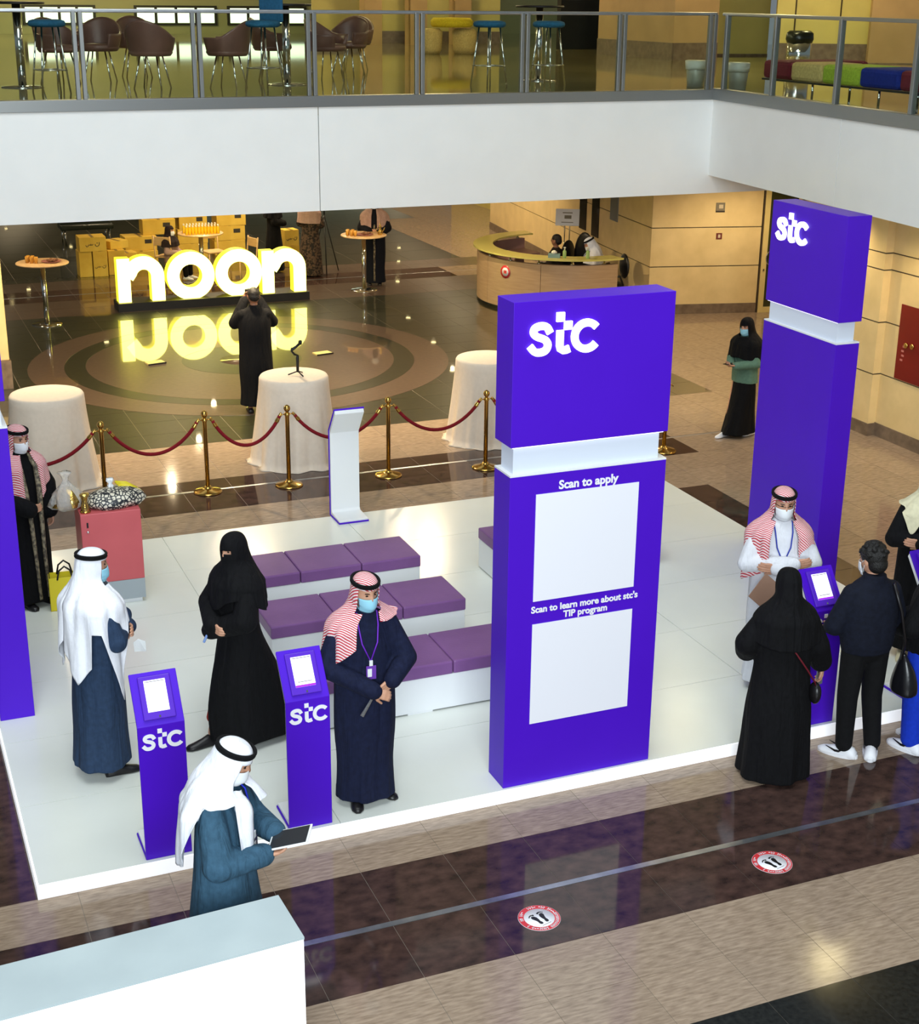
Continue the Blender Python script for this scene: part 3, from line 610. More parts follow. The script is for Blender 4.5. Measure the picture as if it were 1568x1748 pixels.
# ------------------------------------------------------------------ illuminated letters
nl_front = mat('glowing_letter_face', srgb(255, 250, 190), .4, emit=(1.0, .93, .15, 1), es=6.0); nl_side = mat('glowing_letter_side', srgb(230, 220, 60), .4, emit=(.9, .82, .03, 1), es=1.3)
ns = empty('letter_sign', (4.41, 27.0, 0), 0, 'glowing yellow letter sign reading noon on a black plinth', 'sign')
bx('plinth', 0, 3.63, -.10, .42, 0, .155, black_m, ns)
def nletter(fn, nm):
    b = MB(); b.cur = 0; fn(b, lambda u, v: (u, 0, .155 + v), lambda u, v: (u, .02, .155 + v)); b.cur = 1; fn(b, lambda u, v: (u, .02, .155 + v), lambda u, v: (u, .26, .155 + v)); b.build(nm, [nl_front, nl_side], ns)
def n_(x0):
    def fn(b, f0, f1):
        b.prism([(x0, 0), (x0 + .23, 0), (x0 + .23, .80), (x0, .80)], f0, f1)
        pts = [(x0 + .18, .46)] + arc(x0 + .48, .455, .255, 160, 0, 16) + [(x0 + .735, .2), (x0 + .735, 0)]
        L, R_ = stroke(pts, .24); b.ribbon(L, R_, f0, f1)
    return fn
def o_(cx):
    def fn(b, f0, f1):
        b.ribbon(arc(cx, .42, .215, 0, 360, 40)[:-1], arc(cx, .42, .445, 0, 360, 40)[:-1], f0, f1, closed=True)
    return fn
nletter(n_(.03), 'letter_n'); nletter(o_(1.38), 'letter_o'); nletter(o_(2.29), 'letter_o'); nletter(n_(2.74), 'letter_n')
# floor-standing lit tablets lying in front
for x, y, lb in ((4.25, 22.82, 'small yellow lit plate lying on the medallion floor at the left'), (6.93, 22.54, 'small yellow lit plate lying on the medallion floor at the right')):
    e = empty('floor_plate', (x, y, .002), .2, lb, 'plate'); bx('plate', -.14, .14, -.09, .09, 0, .02, mat('pale_yellow_plate', srgb(220, 205, 130), .4), e); bx('dark_edge', -.15, .15, -.1, -.09, 0, .022, black_m, e)
# ------------------------------------------------------------------ cartons
box_m = noisy(mat('yellow_carton', srgb(206, 172, 70), .7, spec=.2), srgb(196, 160, 62), srgb(214, 182, 80), ns=3); tape = mat('brown_carton_tape', srgb(120, 96, 40), .5); prn = mat('dark_carton_print', srgb(52, 48, 40), .7)
def noon_ar(b, s_, f0, f1):
    for pts in ([(1.0, .7), (1.0, .35), (.85, .12), (.6, .05), (.4, .2), (.35, .45)], [(0.05, .45), (-.05, .3), (-.25, .3), (-.3, .5)], [(-.3, .32), (-.5, .3), (-.6, .4)], [(-.7, .35), (-.75, .1), (-.95, .05), (-1.1, .3)]):
        L, R_ = stroke([(x * s_, y * s_) for x, y in pts], .11 * s_); b.ribbon(L, R_, f0, f1)
    b.prism([(.6 * s_, .5 * s_), (.75 * s_, .5 * s_), (.75 * s_, .65 * s_), (.6 * s_, .65 * s_)], f0, f1)
def carton(x, y, z, W, D, Hh, rz, label, art=0):
    c = empty('carton', (x, y, z), rz, label, 'box', 'yellow cartons stacked behind the letter sign')
    bx('body', -W / 2, W / 2, -D / 2, D / 2, 0, Hh, box_m, c, .006); bx('tape', -.03, .03, -D / 2 - .001, D / 2 + .001, Hh - .06 if art == 2 else Hh - .002, Hh + .001, tape, c)
    if art:
        b = MB(); sc = min(W * .35, Hh * .45); f0 = lambda u, v: (u, -D / 2 - .0005, Hh * .32 + v); f1 = lambda u, v: (u, -D / 2 - .003, Hh * .32 + v)
        if art in (1, 2): noon_ar(b, sc, f0, f1)
        else: b.box(W * .12, W * .34, -D / 2 - .003, -D / 2, Hh * .5, Hh * .78)
        b.build('print', prn, c)
    return c
cs = [(4.42, 30.85, 0, .26, .42, .52, 0, 'tall yellow carton standing left under the printed carton', 0), (4.71, 30.8, 0, .29, .40, .52, 0, 'tall yellow carton with tape, right one under the printed carton', 1), (4.58, 30.83, .522, .54, .45, .29, 0, 'yellow carton with black script, topmost of the left stack', 1),
      (5.06, 30.9, 0, .34, .40, .5, .0, 'yellow carton just left of the first glowing letter', 0), (5.1, 31.1, .502, .42, .40, .16, .35, 'low turned carton on top, left of the first glowing letter', 0),
      (5.75, 31.9, 0, .7, .5, .3, 0, 'wide yellow carton at the bottom behind the first glowing letter', 0), (5.75, 31.95, .302, .68, .5, .3, .04, 'wide yellow carton in second layer behind the first glowing letter', 3), (6.2, 32.1, .604, .7, .5, .32, -.03, 'wide yellow carton in third layer left of the seated girl', 3), (6.38, 32.2, .926, .6, .45, .22, 0, 'topmost carton left of the seated girl', 0),
      (6.95, 32.4, 0, .7, .5, .32, 0, 'bottom carton behind the seated girl', 0), (6.98, 32.4, .322, .66, .5, .32, 0, 'second carton behind the seated girl', 3), (7.0, 32.4, .644, .62, .5, .32, 0, 'third carton behind the seated girl', 3), (7.1, 32.45, .966, .55, .45, .25, 0, 'top carton behind the seated girl', 3),
      (7.85, 32.6, 0, .7, .5, .32, 0, 'bottom carton behind the bottle table', 0), (7.85, 32.6, .322, .7, .5, .32, .03, 'second carton behind the bottle table', 3), (7.9, 32.6, .644, .66, .5, .32, 0, 'third carton behind the bottle table', 3), (8.0, 32.6, .966, .7, .5, .25, 0, 'top carton behind the bottle table', 3),
      (8.72, 30.6, 0, .32, .35, .45, .1, 'carton standing between the two standing women', 0), (8.72, 30.6, .452, .32, .32, .33, .1, 'printed carton stacked between the two standing women', 1), (5.35, 31.35, 0, .4, .4, .36, .1, 'small carton tucked beside the first glowing letter', 0)]
for c in cs: carton(*c)
# dark bench behind the cartons
e = empty('dark_seat', (5.1, 35.0, 0), 0, 'dark green seat with metal legs behind the cartons', 'seat'); dkg = mat('dark_green_vinyl', srgb(28, 36, 26), .3)
bx('seat', -.6, .6, -.3, .3, .34, .46, dkg, e, .03)
for x in (-.5, .5):
    for y in (-.25, .25): MB().tube([(x, y, 0), (x, y, .35)], .02, 8).build('leg', chrome, e)
bx('backrest', -.6, .6, .28, .36, .46, .9, dkg, e, .03)
# ------------------------------------------------------------------ party tables with food and bottles
ttop = noisy(mat('beech_table_top', srgb(222, 184, 132), .35), srgb(214, 174, 122), srgb(228, 192, 142), scale=(6, 1, 1), ns=4)
def party_table(loc, label, z=1.1, r=.45):
    e = empty('high_table', loc, 0, label, 'table', 'round high tables near the letter sign')
    MB().lathe([(.001, z - .03), (r - .02, z - .03), (r, z - .022), (r, z - .006), (r - .01, z), (.001, z)], 40).build('top', ttop, e); MB().lathe([(.045, .03), (.045, z - .03)], 16).build('column', chrome, e); MB().lathe([(.26, 0), (.26, .012), (.10, .03), (.045, .04)], 32).build('base', chrome, e); return e
party_table((3.05, 26.3, 0), 'round high table with food at the far left of the hall'); party_table((6.45, 29.0, 0), 'round high table crowded with yellow bottles behind the letter sign', 1.05); party_table((9.33, 27.45, 0), 'round high table with snacks in front of the man in the dark robe')
juice = mat('yellow_juice_bottle', srgb(236, 190, 30), .2); capm = mat('white_bottle_cap', srgb(230, 226, 210), .4); juice_o = mat('amber_glass', srgb(206, 150, 60), .25)
bp_ = empty('juice_bottle', (0, 0, 0), 0, 'yellow juice bottle in the crowd on the table behind the letter sign', 'bottle', 'yellow juice bottles on the high table')
MB().lathe([(.024, 0), (.026, .008), (.026, .085), (.014, .115), (.012, .13)], 12).build('bottle', juice, bp_); MB().lathe([(.014, .13), (.014, .15), (.001, .151)], 10).build('cap', capm, bp_)
nb = 0
for i in range(11):
    for j in range(4):
        x, y = 6.13 + i * .063 + (j % 2) * .02, 28.78 + j * .12
        if math.hypot(x - 6.45, y - 29.0) > .42: continue
        o = bp_ if nb == 0 else copytree(bp_); nb += 1; o.location = (x, y, 1.05); o.scale = (1.05, 1.05, 1.12)
gl = empty('drink_glass', (0, 0, 0), 0, 'small amber drink glass on the far left high table', 'glass', 'amber glasses on the far left table'); MB().lathe([(.028, 0), (.034, .11), (.03, .112), (.026, .01)], 14).build('glass', juice_o, gl)
for k, (x, y) in enumerate([(2.80, 26.3), (2.87, 26.24), (2.94, 26.2), (2.83, 26.4), (2.9, 26.36)]): o = gl if k == 0 else copytree(gl); o.location = (x, y, 1.1)
plate_m = mat('rose_plate', srgb(170, 110, 100), .3); food = noisy(mat('brown_snacks', srgb(110, 64, 40), .6), srgb(70, 40, 26), srgb(160, 110, 70), ns=30, bump=.8, bscale=40)
def food_plate(loc, label, r=.17):
    e = empty('food_plate', loc, 0, label, 'plate'); MB().lathe([(.001, 0), (r * .6, 0), (r, .02), (r, .026), (r * .6, .01), (.001, .01)], 32).build('plate', plate_m, e)
    random.seed(4)
    for k in range(14): a, q = random.uniform(0, 6.28), random.uniform(0, r * .65); MB().ell((q * math.cos(a), q * math.sin(a), .03 + random.uniform(0, .02)), (.035, .03, .024), 8, 6).build('snack', food, e)
food_plate((3.2, 26.25, 1.1), 'plate of brown snacks on the far left high table'); food_plate((9.32, 27.35, 1.1), 'plate of snacks on the table before the man in the dark robe')
gl2 = copytree(gl); gl2['label'] = 'amber drink glass on the table before the man in the dark robe'; gl2['group'] = 'amber glasses on the right high table'
for k, (x, y) in enumerate([(8.98, 27.4), (9.04, 27.33), (9.1, 27.27), (9.02, 27.48), (9.1, 27.42)]): o = gl2 if k == 0 else copytree(gl2); o.location = (x, y, 1.1)
e = empty('coffee_pot', (9.62, 27.3, 1.1), 0, 'gold Arabic coffee pot on the table before the man in the dark robe', 'coffee pot'); MB().lathe([(.04, 0), (.05, .02), (.045, .07), (.025, .12), (.03, .16), (.01, .20), (.004, .24)], 16).build('pot', goldf, e); MB().tube([(.04, 0, .05), (.08, 0, .1), (.1, 0, .15)], [.012, .009, .005], 8).build('spout', goldf, e); MB().tube([(-.04, 0, .05), (-.08, 0, .08), (-.07, 0, .13), (-.03, 0, .14)], .006, 6).build('handle', goldf, e)
# wooden chairs around the bottle table
wood = noisy(mat('pale_wood', srgb(206, 170, 112), .5), srgb(196, 160, 104), srgb(214, 178, 120), scale=(1, 1, 6), ns=4)
def wchair(loc, rz, label):
    e = empty('chair', loc, rz, label, 'chair', 'pale wooden chairs at the bottle table'); bx('seat', -.21, .21, -.21, .21, .43, .46, wood, e, .01)
    for x in (-.19, .19):
        MB().tube([(x, -.19, 0), (x, -.19, .44)], .016, 8).build('leg', wood, e); MB().tube([(x, .21, 0), (x, .19, .44), (x, .24, .88)], .016, 8).build('leg', wood, e)
    bx('backrest', -.19, .19, .21, .235, .68, .86, wood, e, .01); return e
wchair((7.35, 29.2, 0), -1.3, 'pale wooden chair with yellow seat behind the second glowing o'); wchair((6.0, 30.05, 0), 2.4, 'pale wooden chair the girl sits on'); wchair((7.0, 30.3, 0), .2, 'pale wooden chair between the bottle table and the cartons')
# tripod
e = empty('camera_tripod', (9.2, 29.6, 0), 0, 'black camera tripod beside the woman in the brown dress', 'tripod')
for a in (.3, 2.4, 4.5): MB().tube([(0, 0, 1.2), (.34 * math.cos(a), .34 * math.sin(a), 0)], .012, 6).build('leg', black_m, e)
MB().tube([(0, 0, 1.1), (0, 0, 1.5)], .016, 6).build('column', black_m, e); bx('camera', -.06, .06, -.08, .06, 1.5, 1.6, black_m, e, .01)
# ------------------------------------------------------------------ reception desk
dkb = noisy(mat('desk_laminate', srgb(176, 146, 112), .4), srgb(168, 138, 105), srgb(182, 153, 119), scale=(1, 1, 14), ns=3); dki = mat('desk_inner_mauve', srgb(150, 116, 110), .5); dkt = mat('yellowed_glass_top', srgb(206, 196, 110), .1)
dk = empty('reception_desk', (12.75, 25.40, 0), 0, 'curved beech reception desk with glass counter top', 'desk')
def ring(nm, r0, r1, a0, a1, z0, z1, M, n=30, par=dk): b = MB(); b.ribbon(arc(0, 0, r0, a0, a1, n), arc(0, 0, r1, a0, a1, n), lambda u, v: (u, v, z0), lambda u, v: (u, v, z1)); return b.build(nm, M, par)
for a0, a1 in ((95, 140), (140, 185), (185, 228), (228, 277)): ring('front_panel', 1.67, 1.72, a0 + .15, a1 - .15, .06, .93, dkb)
ring('inner_wall', 1.62, 1.668, 95, 277, .06, .93, dki); ring('plinth', 1.6, 1.68, 95, 277, 0, .06, black_m); ring('counter_top', 1.42, 1.80, 92, 279, 1.02, 1.05, dkt, 40); ring('work_top', 1.0, 1.62, 95, 250, .70, .73, dki)
for a in range(100, 276, 21): q = math.radians(a); MB().lathe([(.035, .93), (.035, .95), (.015, .96), (.015, 1.02)], 12, (1.66 * math.cos(q), 1.66 * math.sin(q), 0)).build('bracket', chrome, dk)
q = math.radians(203)
for r0, M in ((.12, st_r), (.08, st_w)): o = MB().lathe([(r0, 0), (r0, .004 if M is st_r else .007)], 28).build('round_emblem', M, dk); o.matrix_local = Matrix.Translation((1.722 * math.cos(q), 1.722 * math.sin(q), .72)) @ Matrix.Rotation(q, 4, 'Z') @ Matrix.Rotation(PI / 2, 4, 'Y')
o = MB().box(-.03, .03, -.035, .035, .007, .009).build('round_emblem_mark', st_r, dk); o.matrix_local = Matrix.Translation((1.722 * math.cos(q), 1.722 * math.sin(q), .72)) @ Matrix.Rotation(q, 4, 'Z') @ Matrix.Rotation(PI / 2, 4, 'Y')
lea = mat('black_leather', srgb(24, 22, 22), .35)
def ochair(loc, rz, label, h=1.12):
    e = empty('office_chair', loc, rz, label, 'chair'); MB().ell((0, .02, .48), (.26, .25, .06), 20, 8).build('seat', lea, e); MB().ell((0, .27, .82), (.24, .06, h - .82), 20, 12).build('backrest', lea, e)
    for s_ in (-1, 1): MB().tube([(s_ * .26, .18, .5), (s_ * .3, .1, .68), (s_ * .3, -.16, .68)], .022, 8).build('armrest', lea, e)
    MB().lathe([(.03, .08), (.03, .45)], 10).build('column', chrome, e)
    for k in range(5): a = k * 2 * PI / 5; MB().tube([(0, 0, .09), (.28 * math.cos(a), .28 * math.sin(a), .05)], .02, 6).build('base_arm', black_m, e); MB().ell((.28 * math.cos(a), .28 * math.sin(a), .03), (.028, .028, .03), 8, 6).build('castor', black_m, e)
    return e
ochair((12.65, 25.65, 0), -2.6, 'black office chair at the reception desk, left of the sign stand'); ochair((13.25, 25.3, 0), 2.1, 'black high-backed office chair beside the man in the white headdress', 1.3); ochair((13.02, 24.1, 0), -1.75, 'black office chair standing at the right end of the reception desk', 1.05)
grn = mat('green_sanitiser', srgb(150, 180, 110), .2); bl = mat('blue_box', srgb(120, 150, 150), .5)
for k, (x, y, lb) in enumerate([(12.0, 23.98, 'green sanitiser bottle beside the tissue box on the desk counter'), (12.38, 23.80, 'green sanitiser bottle in the middle of the desk counter')]):
    e = empty('sanitiser_bottle', (x, y, 1.05), 0, lb, 'bottle', 'green bottles on the reception desk'); MB().lathe([(.03, 0), (.034, .01), (.034, .12), (.014, .15)], 14).build('bottle', grn, e); MB().lathe([(.012, .15), (.012, .18), (.022, .185), (.022, .20)], 10).build('pump', capm, e)
e = empty('tissue_box', (11.85, 24.1, 1.05), -.5, 'pale blue tissue box on the desk counter', 'box'); bx('box', -.11, .11, -.06, .06, 0, .07, bl, e, .004); blob('tissue', (0, 0, .07), [(.04, 0), (.05, .03), (.02, .06)], capm, None, None, 3, .3, par=e)
e = empty('sign_stand', (13.5, 26.9, 0), -.5, 'white tilted notice board on a steel stand behind the desk', 'sign')
for x in (-.05, .05): MB().tube([(x, 0, 0), (x, 0, 1.2)], .012, 8).build('pole', chrome, e)
MB().lathe([(.2, 0), (.2, .02), (.05, .03)], 24).build('base', chrome, e)
o = bx('board', -.24, .24, -.012, .012, -.17, .17, letterw, e, .004); o.location = (0, -.02, 1.32); o.rotation_euler = (-.35, 0, 0)
for k, (u0, u1, v0, v1) in enumerate([(-.1, .1, .08, .1), (-.06, .08, -.03, .04), (-.12, .12, -.11, -.095)]): p = bx('print', u0, u1, -.0135, -.012, v0, v1, sg, o)
# yellow wall farther behind the desk with a dark opening
bx('wall_core', 16.3, 16.5, 27.0, 40, 0, 2.95, yellow_w, empty('wall_passage', kind='structure', label='yellow wall of the passage behind the reception desk'))
# ------------------------------------------------------------------ downlights in the lower ceiling
dl_e = mat('downlight_lens', srgb(255, 240, 200), .3, emit=(1, .80, .36, 1), es=14)
dlp = [(4.1, 43.33), (4.79, 45.23), (5.47, 57.6), (7.13, 52.68), (6.32, 50.2), (12.96, 31.66), (12.47, 29.64), (14.08, 37.66), (17.89, 48.77), (16.93, 46.2), (15.66, 42.84), (6.9, 30.52), (5.77, 37.43), (4.88, 25.27), (13.63, 34.6), (2.0, 21.3), (4.9, 20.9), (7.6, 20.6), (10.2, 24.5), (10.4, 20.6), (8.4, 25.6), (14.6, 21.6), (1.6, 26.0), (9.3, 29.9), (1.9, 19.4), (4.9, 19.4), (7.6, 19.4), (2.5, 33.0), (8.0, 36.0), (6.0, 28.0), (8.2, 31.2), (14.3, 25.6)]  # row behind the fascia and pair near the cartons added for extra brightness
dproto = empty('downlight', (0, 0, 0), 0, 'round recessed downlight in the gallery ceiling', 'light', 'downlights under the gallery')
MB().lathe([(.10, 0), (.10, -.02), (.075, -.02), (.07, -.005)], 24).build('rim', steel_d, dproto); MB().lathe([(.07, -.004), (.07, -.012)], 20).build('lens', dl_e, dproto)
def lamp(loc, e_, col=(1.0, .79, .50), r=.05, spot=None):
    l = bpy.data.lights.new('lamp', 'SPOT' if spot else 'POINT'); l.energy = e_; l.color = col; l.shadow_soft_size = r
    if spot: l.spot_size = spot; l.spot_blend = .6
    o = bpy.data.objects.new('lamp', l); COL.objects.link(o); o.location = loc; return o
for k, (x, y) in enumerate(dlp):
    o = dproto if k == 0 else copytree(dproto); o.location = (x, y, 2.95)
    lamp((x, y, 2.88), (420 if abs(y - 19.4) < .01 else 190) if y < 38 else 300, spot=2.7)
for x, y in ((11.9, 9.5), (11.9, 12.0), (11.9, 14.3), (11.9, 16.4)):
    o = copytree(dproto); o.location = (x, y, 3.16); o['label'] = 'round recessed downlight along the right side wall'; o['group'] = 'downlights under the side gallery'; lamp((x, y, 3.08), 85, spot=2.5)
# ------------------------------------------------------------------ upper gallery: walls and furniture
UZ = 4.33
def uwall(name, P0, P1, M, label, base=.34):
    e = empty(name, kind='structure', label=label); a, b_ = Vector((*P0, 0)), Vector((*P1, 0)); d = (b_ - a).normalized(); n = Vector((d.y, -d.x, 0))
    def hb(nm, z0, z1, q0, q1, m_): P = lambda s_, q, z: tuple((a if s_ == 0 else b_) + n * q + Vector((0, 0, z))); return MB().hexa([P(0, q1, z0), P(1, q1, z0), P(1, q0, z0), P(0, q0, z0), P(0, q1, z1), P(1, q1, z1), P(1, q0, z1), P(0, q0, z1)]).build(nm, m_, e)
    hb('wall_core', UZ, 8, -.15, 0, M); hb('skirting', UZ, UZ + base, 0, .02, stone_b); return e
tanw = noisy(mat('tan_wall', srgb(178, 146, 100), .5), srgb(170, 140, 96), srgb(184, 152, 106), ns=2)
uwall('wall_upper_tan', (15.75, 30.2), (15.9, 27.2), tanw, 'tan wall of the upper gallery'); uwall('wall_upper_tan_end', (15.9, 27.2), (17.0, 27.3), tanw, 'tan wall end of the upper gallery')
uwall('wall_upper_yellow', (17.0, 29.4), (19.4, 29.05), yellow_w, 'yellow wall of the upper gallery', .04); uwall('wall_upper_bright', (17.83, 26.45), (19.6, 25.6), yellow_w, 'bright yellow wall right of the black bin', .36); uwall('wall_upper_column', (19.2, 25.2), (22, 24.0), tanw, 'tan column wall at the upper right corner', .02)
for (x, y) in ((18.15, 26.28), (18.95, 25.88)): bx('panel_joint', x - .01, x + .01, y - .02, y, UZ + .36, 8, groove, bpy.data.objects['wall_upper_bright'])
bx('door_leaf', 16.2, 17.5, 33.0, 33.2, UZ, UZ + 2.6, black_m, tag(empty('door_2'), 'dark double door at the back of the upper gallery', kind='structure'))
uwall('wall_upper_back', (11.6, 38), (16.4, 37), yellow_w, 'yellow back wall with columns of the upper gallery', .3)
for x in (12.4, 13.6, 14.8): tag(bx('pillar', x, x + .45, 36.2, 36.6, UZ, 8, tanw, None), 'tan pillar of the upper gallery', kind='structure').name = 'column_upper'
tubm = noisy(mat('brown_leatherette', srgb(104, 72, 62), .4), srgb(96, 66, 57), srgb(112, 79, 68), ns=4); blue = cloth('blue_upholstery', srgb(40, 92, 126)); mar = cloth('maroon_upholstery', srgb(110, 36, 48)); lime = cloth('lime_upholstery', srgb(160, 180, 60)); blu2 = cloth('royal_blue_upholstery', srgb(30, 44, 130)); sand = cloth('sand_upholstery', srgb(196, 170, 110)); ylw = cloth('yellow_upholstery', srgb(206, 180, 40))
def tub(loc, rz, label, M=tubm):
    """shell chair: curved wall higher at the back, opening to local -y"""
    e = empty('tub_chair', (loc[0], loc[1], UZ), rz, label, 'chair', 'brown tub chairs on the upper gallery'); b = MB(); b.smooth = True; n = 24; V = []
    for i in range(n + 1):
        a = math.radians(-50 + 280 * i / n); c = math.cos(math.radians(-90) - a + math.radians(180)); hgt = .66 + .22 * max(0, math.sin(a)) ** 1.3
        for (r_, z) in ((.26, .44), (.30, .50), (.33, hgt - .03), (.335, hgt), (.305, hgt), (.29, hgt - .04), (.25, .52)): V.append((r_ * math.cos(a), r_ * math.sin(a), z))
    F = [(i * 7 + k, i * 7 + k + 1, (i + 1) * 7 + k + 1, (i + 1) * 7 + k) for i in range(n) for k in range(6)] + [tuple(range(7)), tuple(n * 7 + k for k in range(7))[::-1]]
    b.add(V, F); b.build('shell', M, e); MB().lathe([(.001, .42), (.26, .42), (.29, .46), (.28, .52), (.001, .53)], 28).build('seat', M, e)
    for a in (45, 135, 225, 315): q = math.radians(a); MB().tube([(.16 * math.cos(q), .16 * math.sin(q), .43), (.27 * math.cos(q), .27 * math.sin(q), 0)], .011, 6).build('leg', chrome, e)
    return e
for (x, y, r_, lb) in [(4.03, 20.6, 2.6, 'brown tub chair right behind the second glass pane'), (5.05, 20.5, -2.2, 'brown tub chair behind the third glass pane'), (3.0, 21.9, .5, 'brown tub chair behind the blue stool at the left'), (3.62, 22.3, -.4, 'brown tub chair in the second row behind the first grey post'), (4.35, 23.4, 0, 'brown tub chair in the back row behind the second pane'), (6.15, 22.2, 1.2, 'brown tub chair left of the chrome table pole'), (6.9, 21.9, .8, 'brown tub chair behind the fourth glass pane'), (7.6, 23.0, -.8, 'brown tub chair farther back behind the fourth glass pane'), (8.2, 24.5, -.5, 'maroon chair in the back row behind the fourth glass pane')]: tub((x, y), r_, lb)
def stool(loc, rz, label, back=False):
    e = empty('bar_stool', (loc[0], loc[1], UZ), rz, label, 'stool', 'blue bar stools on the upper gallery'); b = MB(); b.lathe([(.001, .80), (.19, .80), (.225, .815), (.235, .845), (.22, .875), (.17, .89), (.001, .89)], 28); b.build('seat', blue, e)
    for a in (45, 135, 225, 315): q = math.radians(a); MB().tube([(.15 * math.cos(q), .15 * math.sin(q), .80), (.26 * math.cos(q), .26 * math.sin(q), 0)], .012, 8).build('leg', chrome, e)
    r_ = .235; MB().tube([(r_ * math.cos(math.radians(a)), r_ * math.sin(math.radians(a)), .28) for a in (45, 135, 225, 315)], .008, 6, closed=True).build('foot_ring', chrome, e)
    if back: bx('backrest', -.19, .19, .17, .22, .86, 1.25, blue, e, .03)
    return e
stool((2.62, 20.0), .2, 'blue bar stool at the far left of the balustrade'); stool((5.42, 20.0), -.9, 'blue bar stool with backrest in front of the brown tub chair', True); stool((8.75, 20.1), .3, 'blue bar stool left of the fifth grey post pair'); stool((9.68, 20.1), .5, 'blue bar stool right of the fifth grey post pair')
def pole_table(loc, label):
    e = empty('pole_table', (loc[0], loc[1], UZ), 0, label, 'table', 'high chrome tables on the upper gallery'); MB().lathe([(.055, .02), (.055, 1.06)], 16).build('column', chrome, e); MB().lathe([(.28, 0), (.28, .012), (.06, .03)], 32).build('base', chrome, e); MB().lathe([(.001, 1.06), (.36, 1.06), (.37, 1.075), (.36, 1.09), (.001, 1.09)], 36).build('top', black_m, e)
pole_table((2.4, 21.2), 'high table with chrome pole at the far left of the balustrade'); pole_table((6.02, 21.0), 'high table with chrome pole between the tub chairs'); pole_table((10.05, 21.2), 'high table with chrome pole behind the right stools')
e = empty('yellow_pouf', (12.6, 31.0, UZ), 0, 'yellow topped pouf on two beige feet in the upper gallery', 'pouf'); MB().lathe([(.001, .55), (.42, .55), (.46, .6), (.46, .68), (.4, .74), (.001, .75)], 28).build('cushion', ylw, e)
for x in (-.5, .3): MB().lathe([(.2, 0), (.25, .1), (.27, .45), (.2, .52)], 20, (x, 0, 0)).build('foot', sand, e)
bwm = mat('grey_bin_plastic', srgb(150, 150, 140), .35); linm = mat('bin_liner_clear', srgb(186, 188, 180), .25)
for x, y, lb in ((11.72, 19.35, 'grey waste bin with liner left of the corner posts'), (11.98, 18.62, 'grey waste bin with liner right of the corner posts')):
    e = empty('waste_bin', (x, y, UZ), 0, lb, 'bin', 'grey waste bins by the gallery corner'); MB().lathe([(.001, 0), (.12, 0), (.15, .36), (.14, .36), (.11, .02), (.001, .02)], 24).build('bin', bwm, e); blob('liner', (0, 0, .24), [(.152, 0), (.158, .05), (.162, .12), (.14, .13)], linm, None, None, 6, .03, par=e)
e = empty('litter_bin', (15.6, 22.4, UZ), 0, 'chrome litter bin with black liner behind the coloured bench', 'bin'); MB().lathe([(.001, 0), (.21, 0), (.21, .62), (.001, .62)], 32).build('body', chrome, e); blob('liner', (0, 0, .5), [(.215, 0), (.235, .06), (.23, .16), (.18, .2), (.05, .17)], mat('black_liner', srgb(22, 26, 20), .25), None, None, 9, .05, par=e)
e = empty('modular_bench', (12.0, 14.3, UZ), 0, 'long bench of maroon sand lime and blue upholstered blocks on a black frame', 'bench'); ys = [0, .8, 1.59, 2.38, 3.09, 3.75]
for i, M in enumerate((mar, blu2, lime, sand, mar)): bx('block', 0, .72 if i < 4 else 1.3, ys[i] + .004, ys[i + 1] - .004, .19, .43, M, e, .05)
bx('frame_rail', 0, .03, -.3, 3.75, .165, .19, black_m, e); bx('frame_rail', .66, .69, -.3, 3.75, .165, .19, black_m, e)
for y in (.3, 1.2, 2.6): 
    for x in (.04, .64): MB().tube([(x, y, 0), (x, y, .17)], .016, 8).build('leg', chrome, e)
bx('block', 0, .72, -.8, -.004, .19, .43, mar, e, .05)
# warm lamps of the upper gallery (ceiling fittings)
ulm = mat('upper_lamp_lens', srgb(255, 245, 210), .3, emit=(1, .86, .42, 1), es=2.5)
for k, (x, y, p) in enumerate([(3.5, 26, 190), (9.0, 26, 190), (14.0, 22, 200), (17.5, 23.5, 210), (13.0, 33, 220), (6, 39, 800), (12.0, 14.6, 30)]):
    e = empty('ceiling_lamp', (x, y, 8.0), 0, 'round warm ceiling lamp over the upper gallery', 'light', 'ceiling lamps of the upper gallery'); MB().lathe([(.25, 0), (.25, -.05), (.2, -.07)], 28).build('housing', steel_d, e); MB().lathe([(.2, -.071), (.2, -.08)], 24).build('lens', ulm, e); lamp((x, y, 7.7), p, (1, .84, .45), .25)
# ------------------------------------------------------------------ people
skin = noisy(mat('skin_tan', srgb(196, 146, 118), .5), srgb(188, 138, 110), srgb(204, 154, 126), ns=12); skin_d = noisy(mat('skin_brown', srgb(140, 98, 74), .5), srgb(132, 91, 68), srgb(148, 105, 80), ns=12)
eye_m = mat('dark_eye', srgb(30, 22, 18), .2); brow_m = mat('dark_hair', srgb(20, 17, 16), .6); noisy(brow_m, srgb(10, 9, 8), srgb(22, 19, 17), ns=40, bump=.8, bscale=90)
navy = cloth('navy_wool', srgb(20, 26, 52), .2, wrinkle=.55); slate = cloth('slate_blue_wool', srgb(40, 58, 84), .15, wrinkle=.55); teal = cloth('teal_grey_wool', srgb(54, 86, 108), .15, wrinkle=.55); blackc = cloth('black_crepe', srgb(8, 8, 11), .3, wrinkle=.55); wht = cloth('white_cotton', srgb(228, 230, 236), .03, wrinkle=.55); gwh = cloth('white_headcloth', srgb(236, 238, 246), .03, wrinkle=.3)
maskb = mat('light_blue_mask', srgb(150, 210, 232), .7); maskw = mat('white_mask', srgb(234, 238, 242), .7); agal_m = cloth('black_cord', srgb(14, 14, 16), .3, bump=.6)
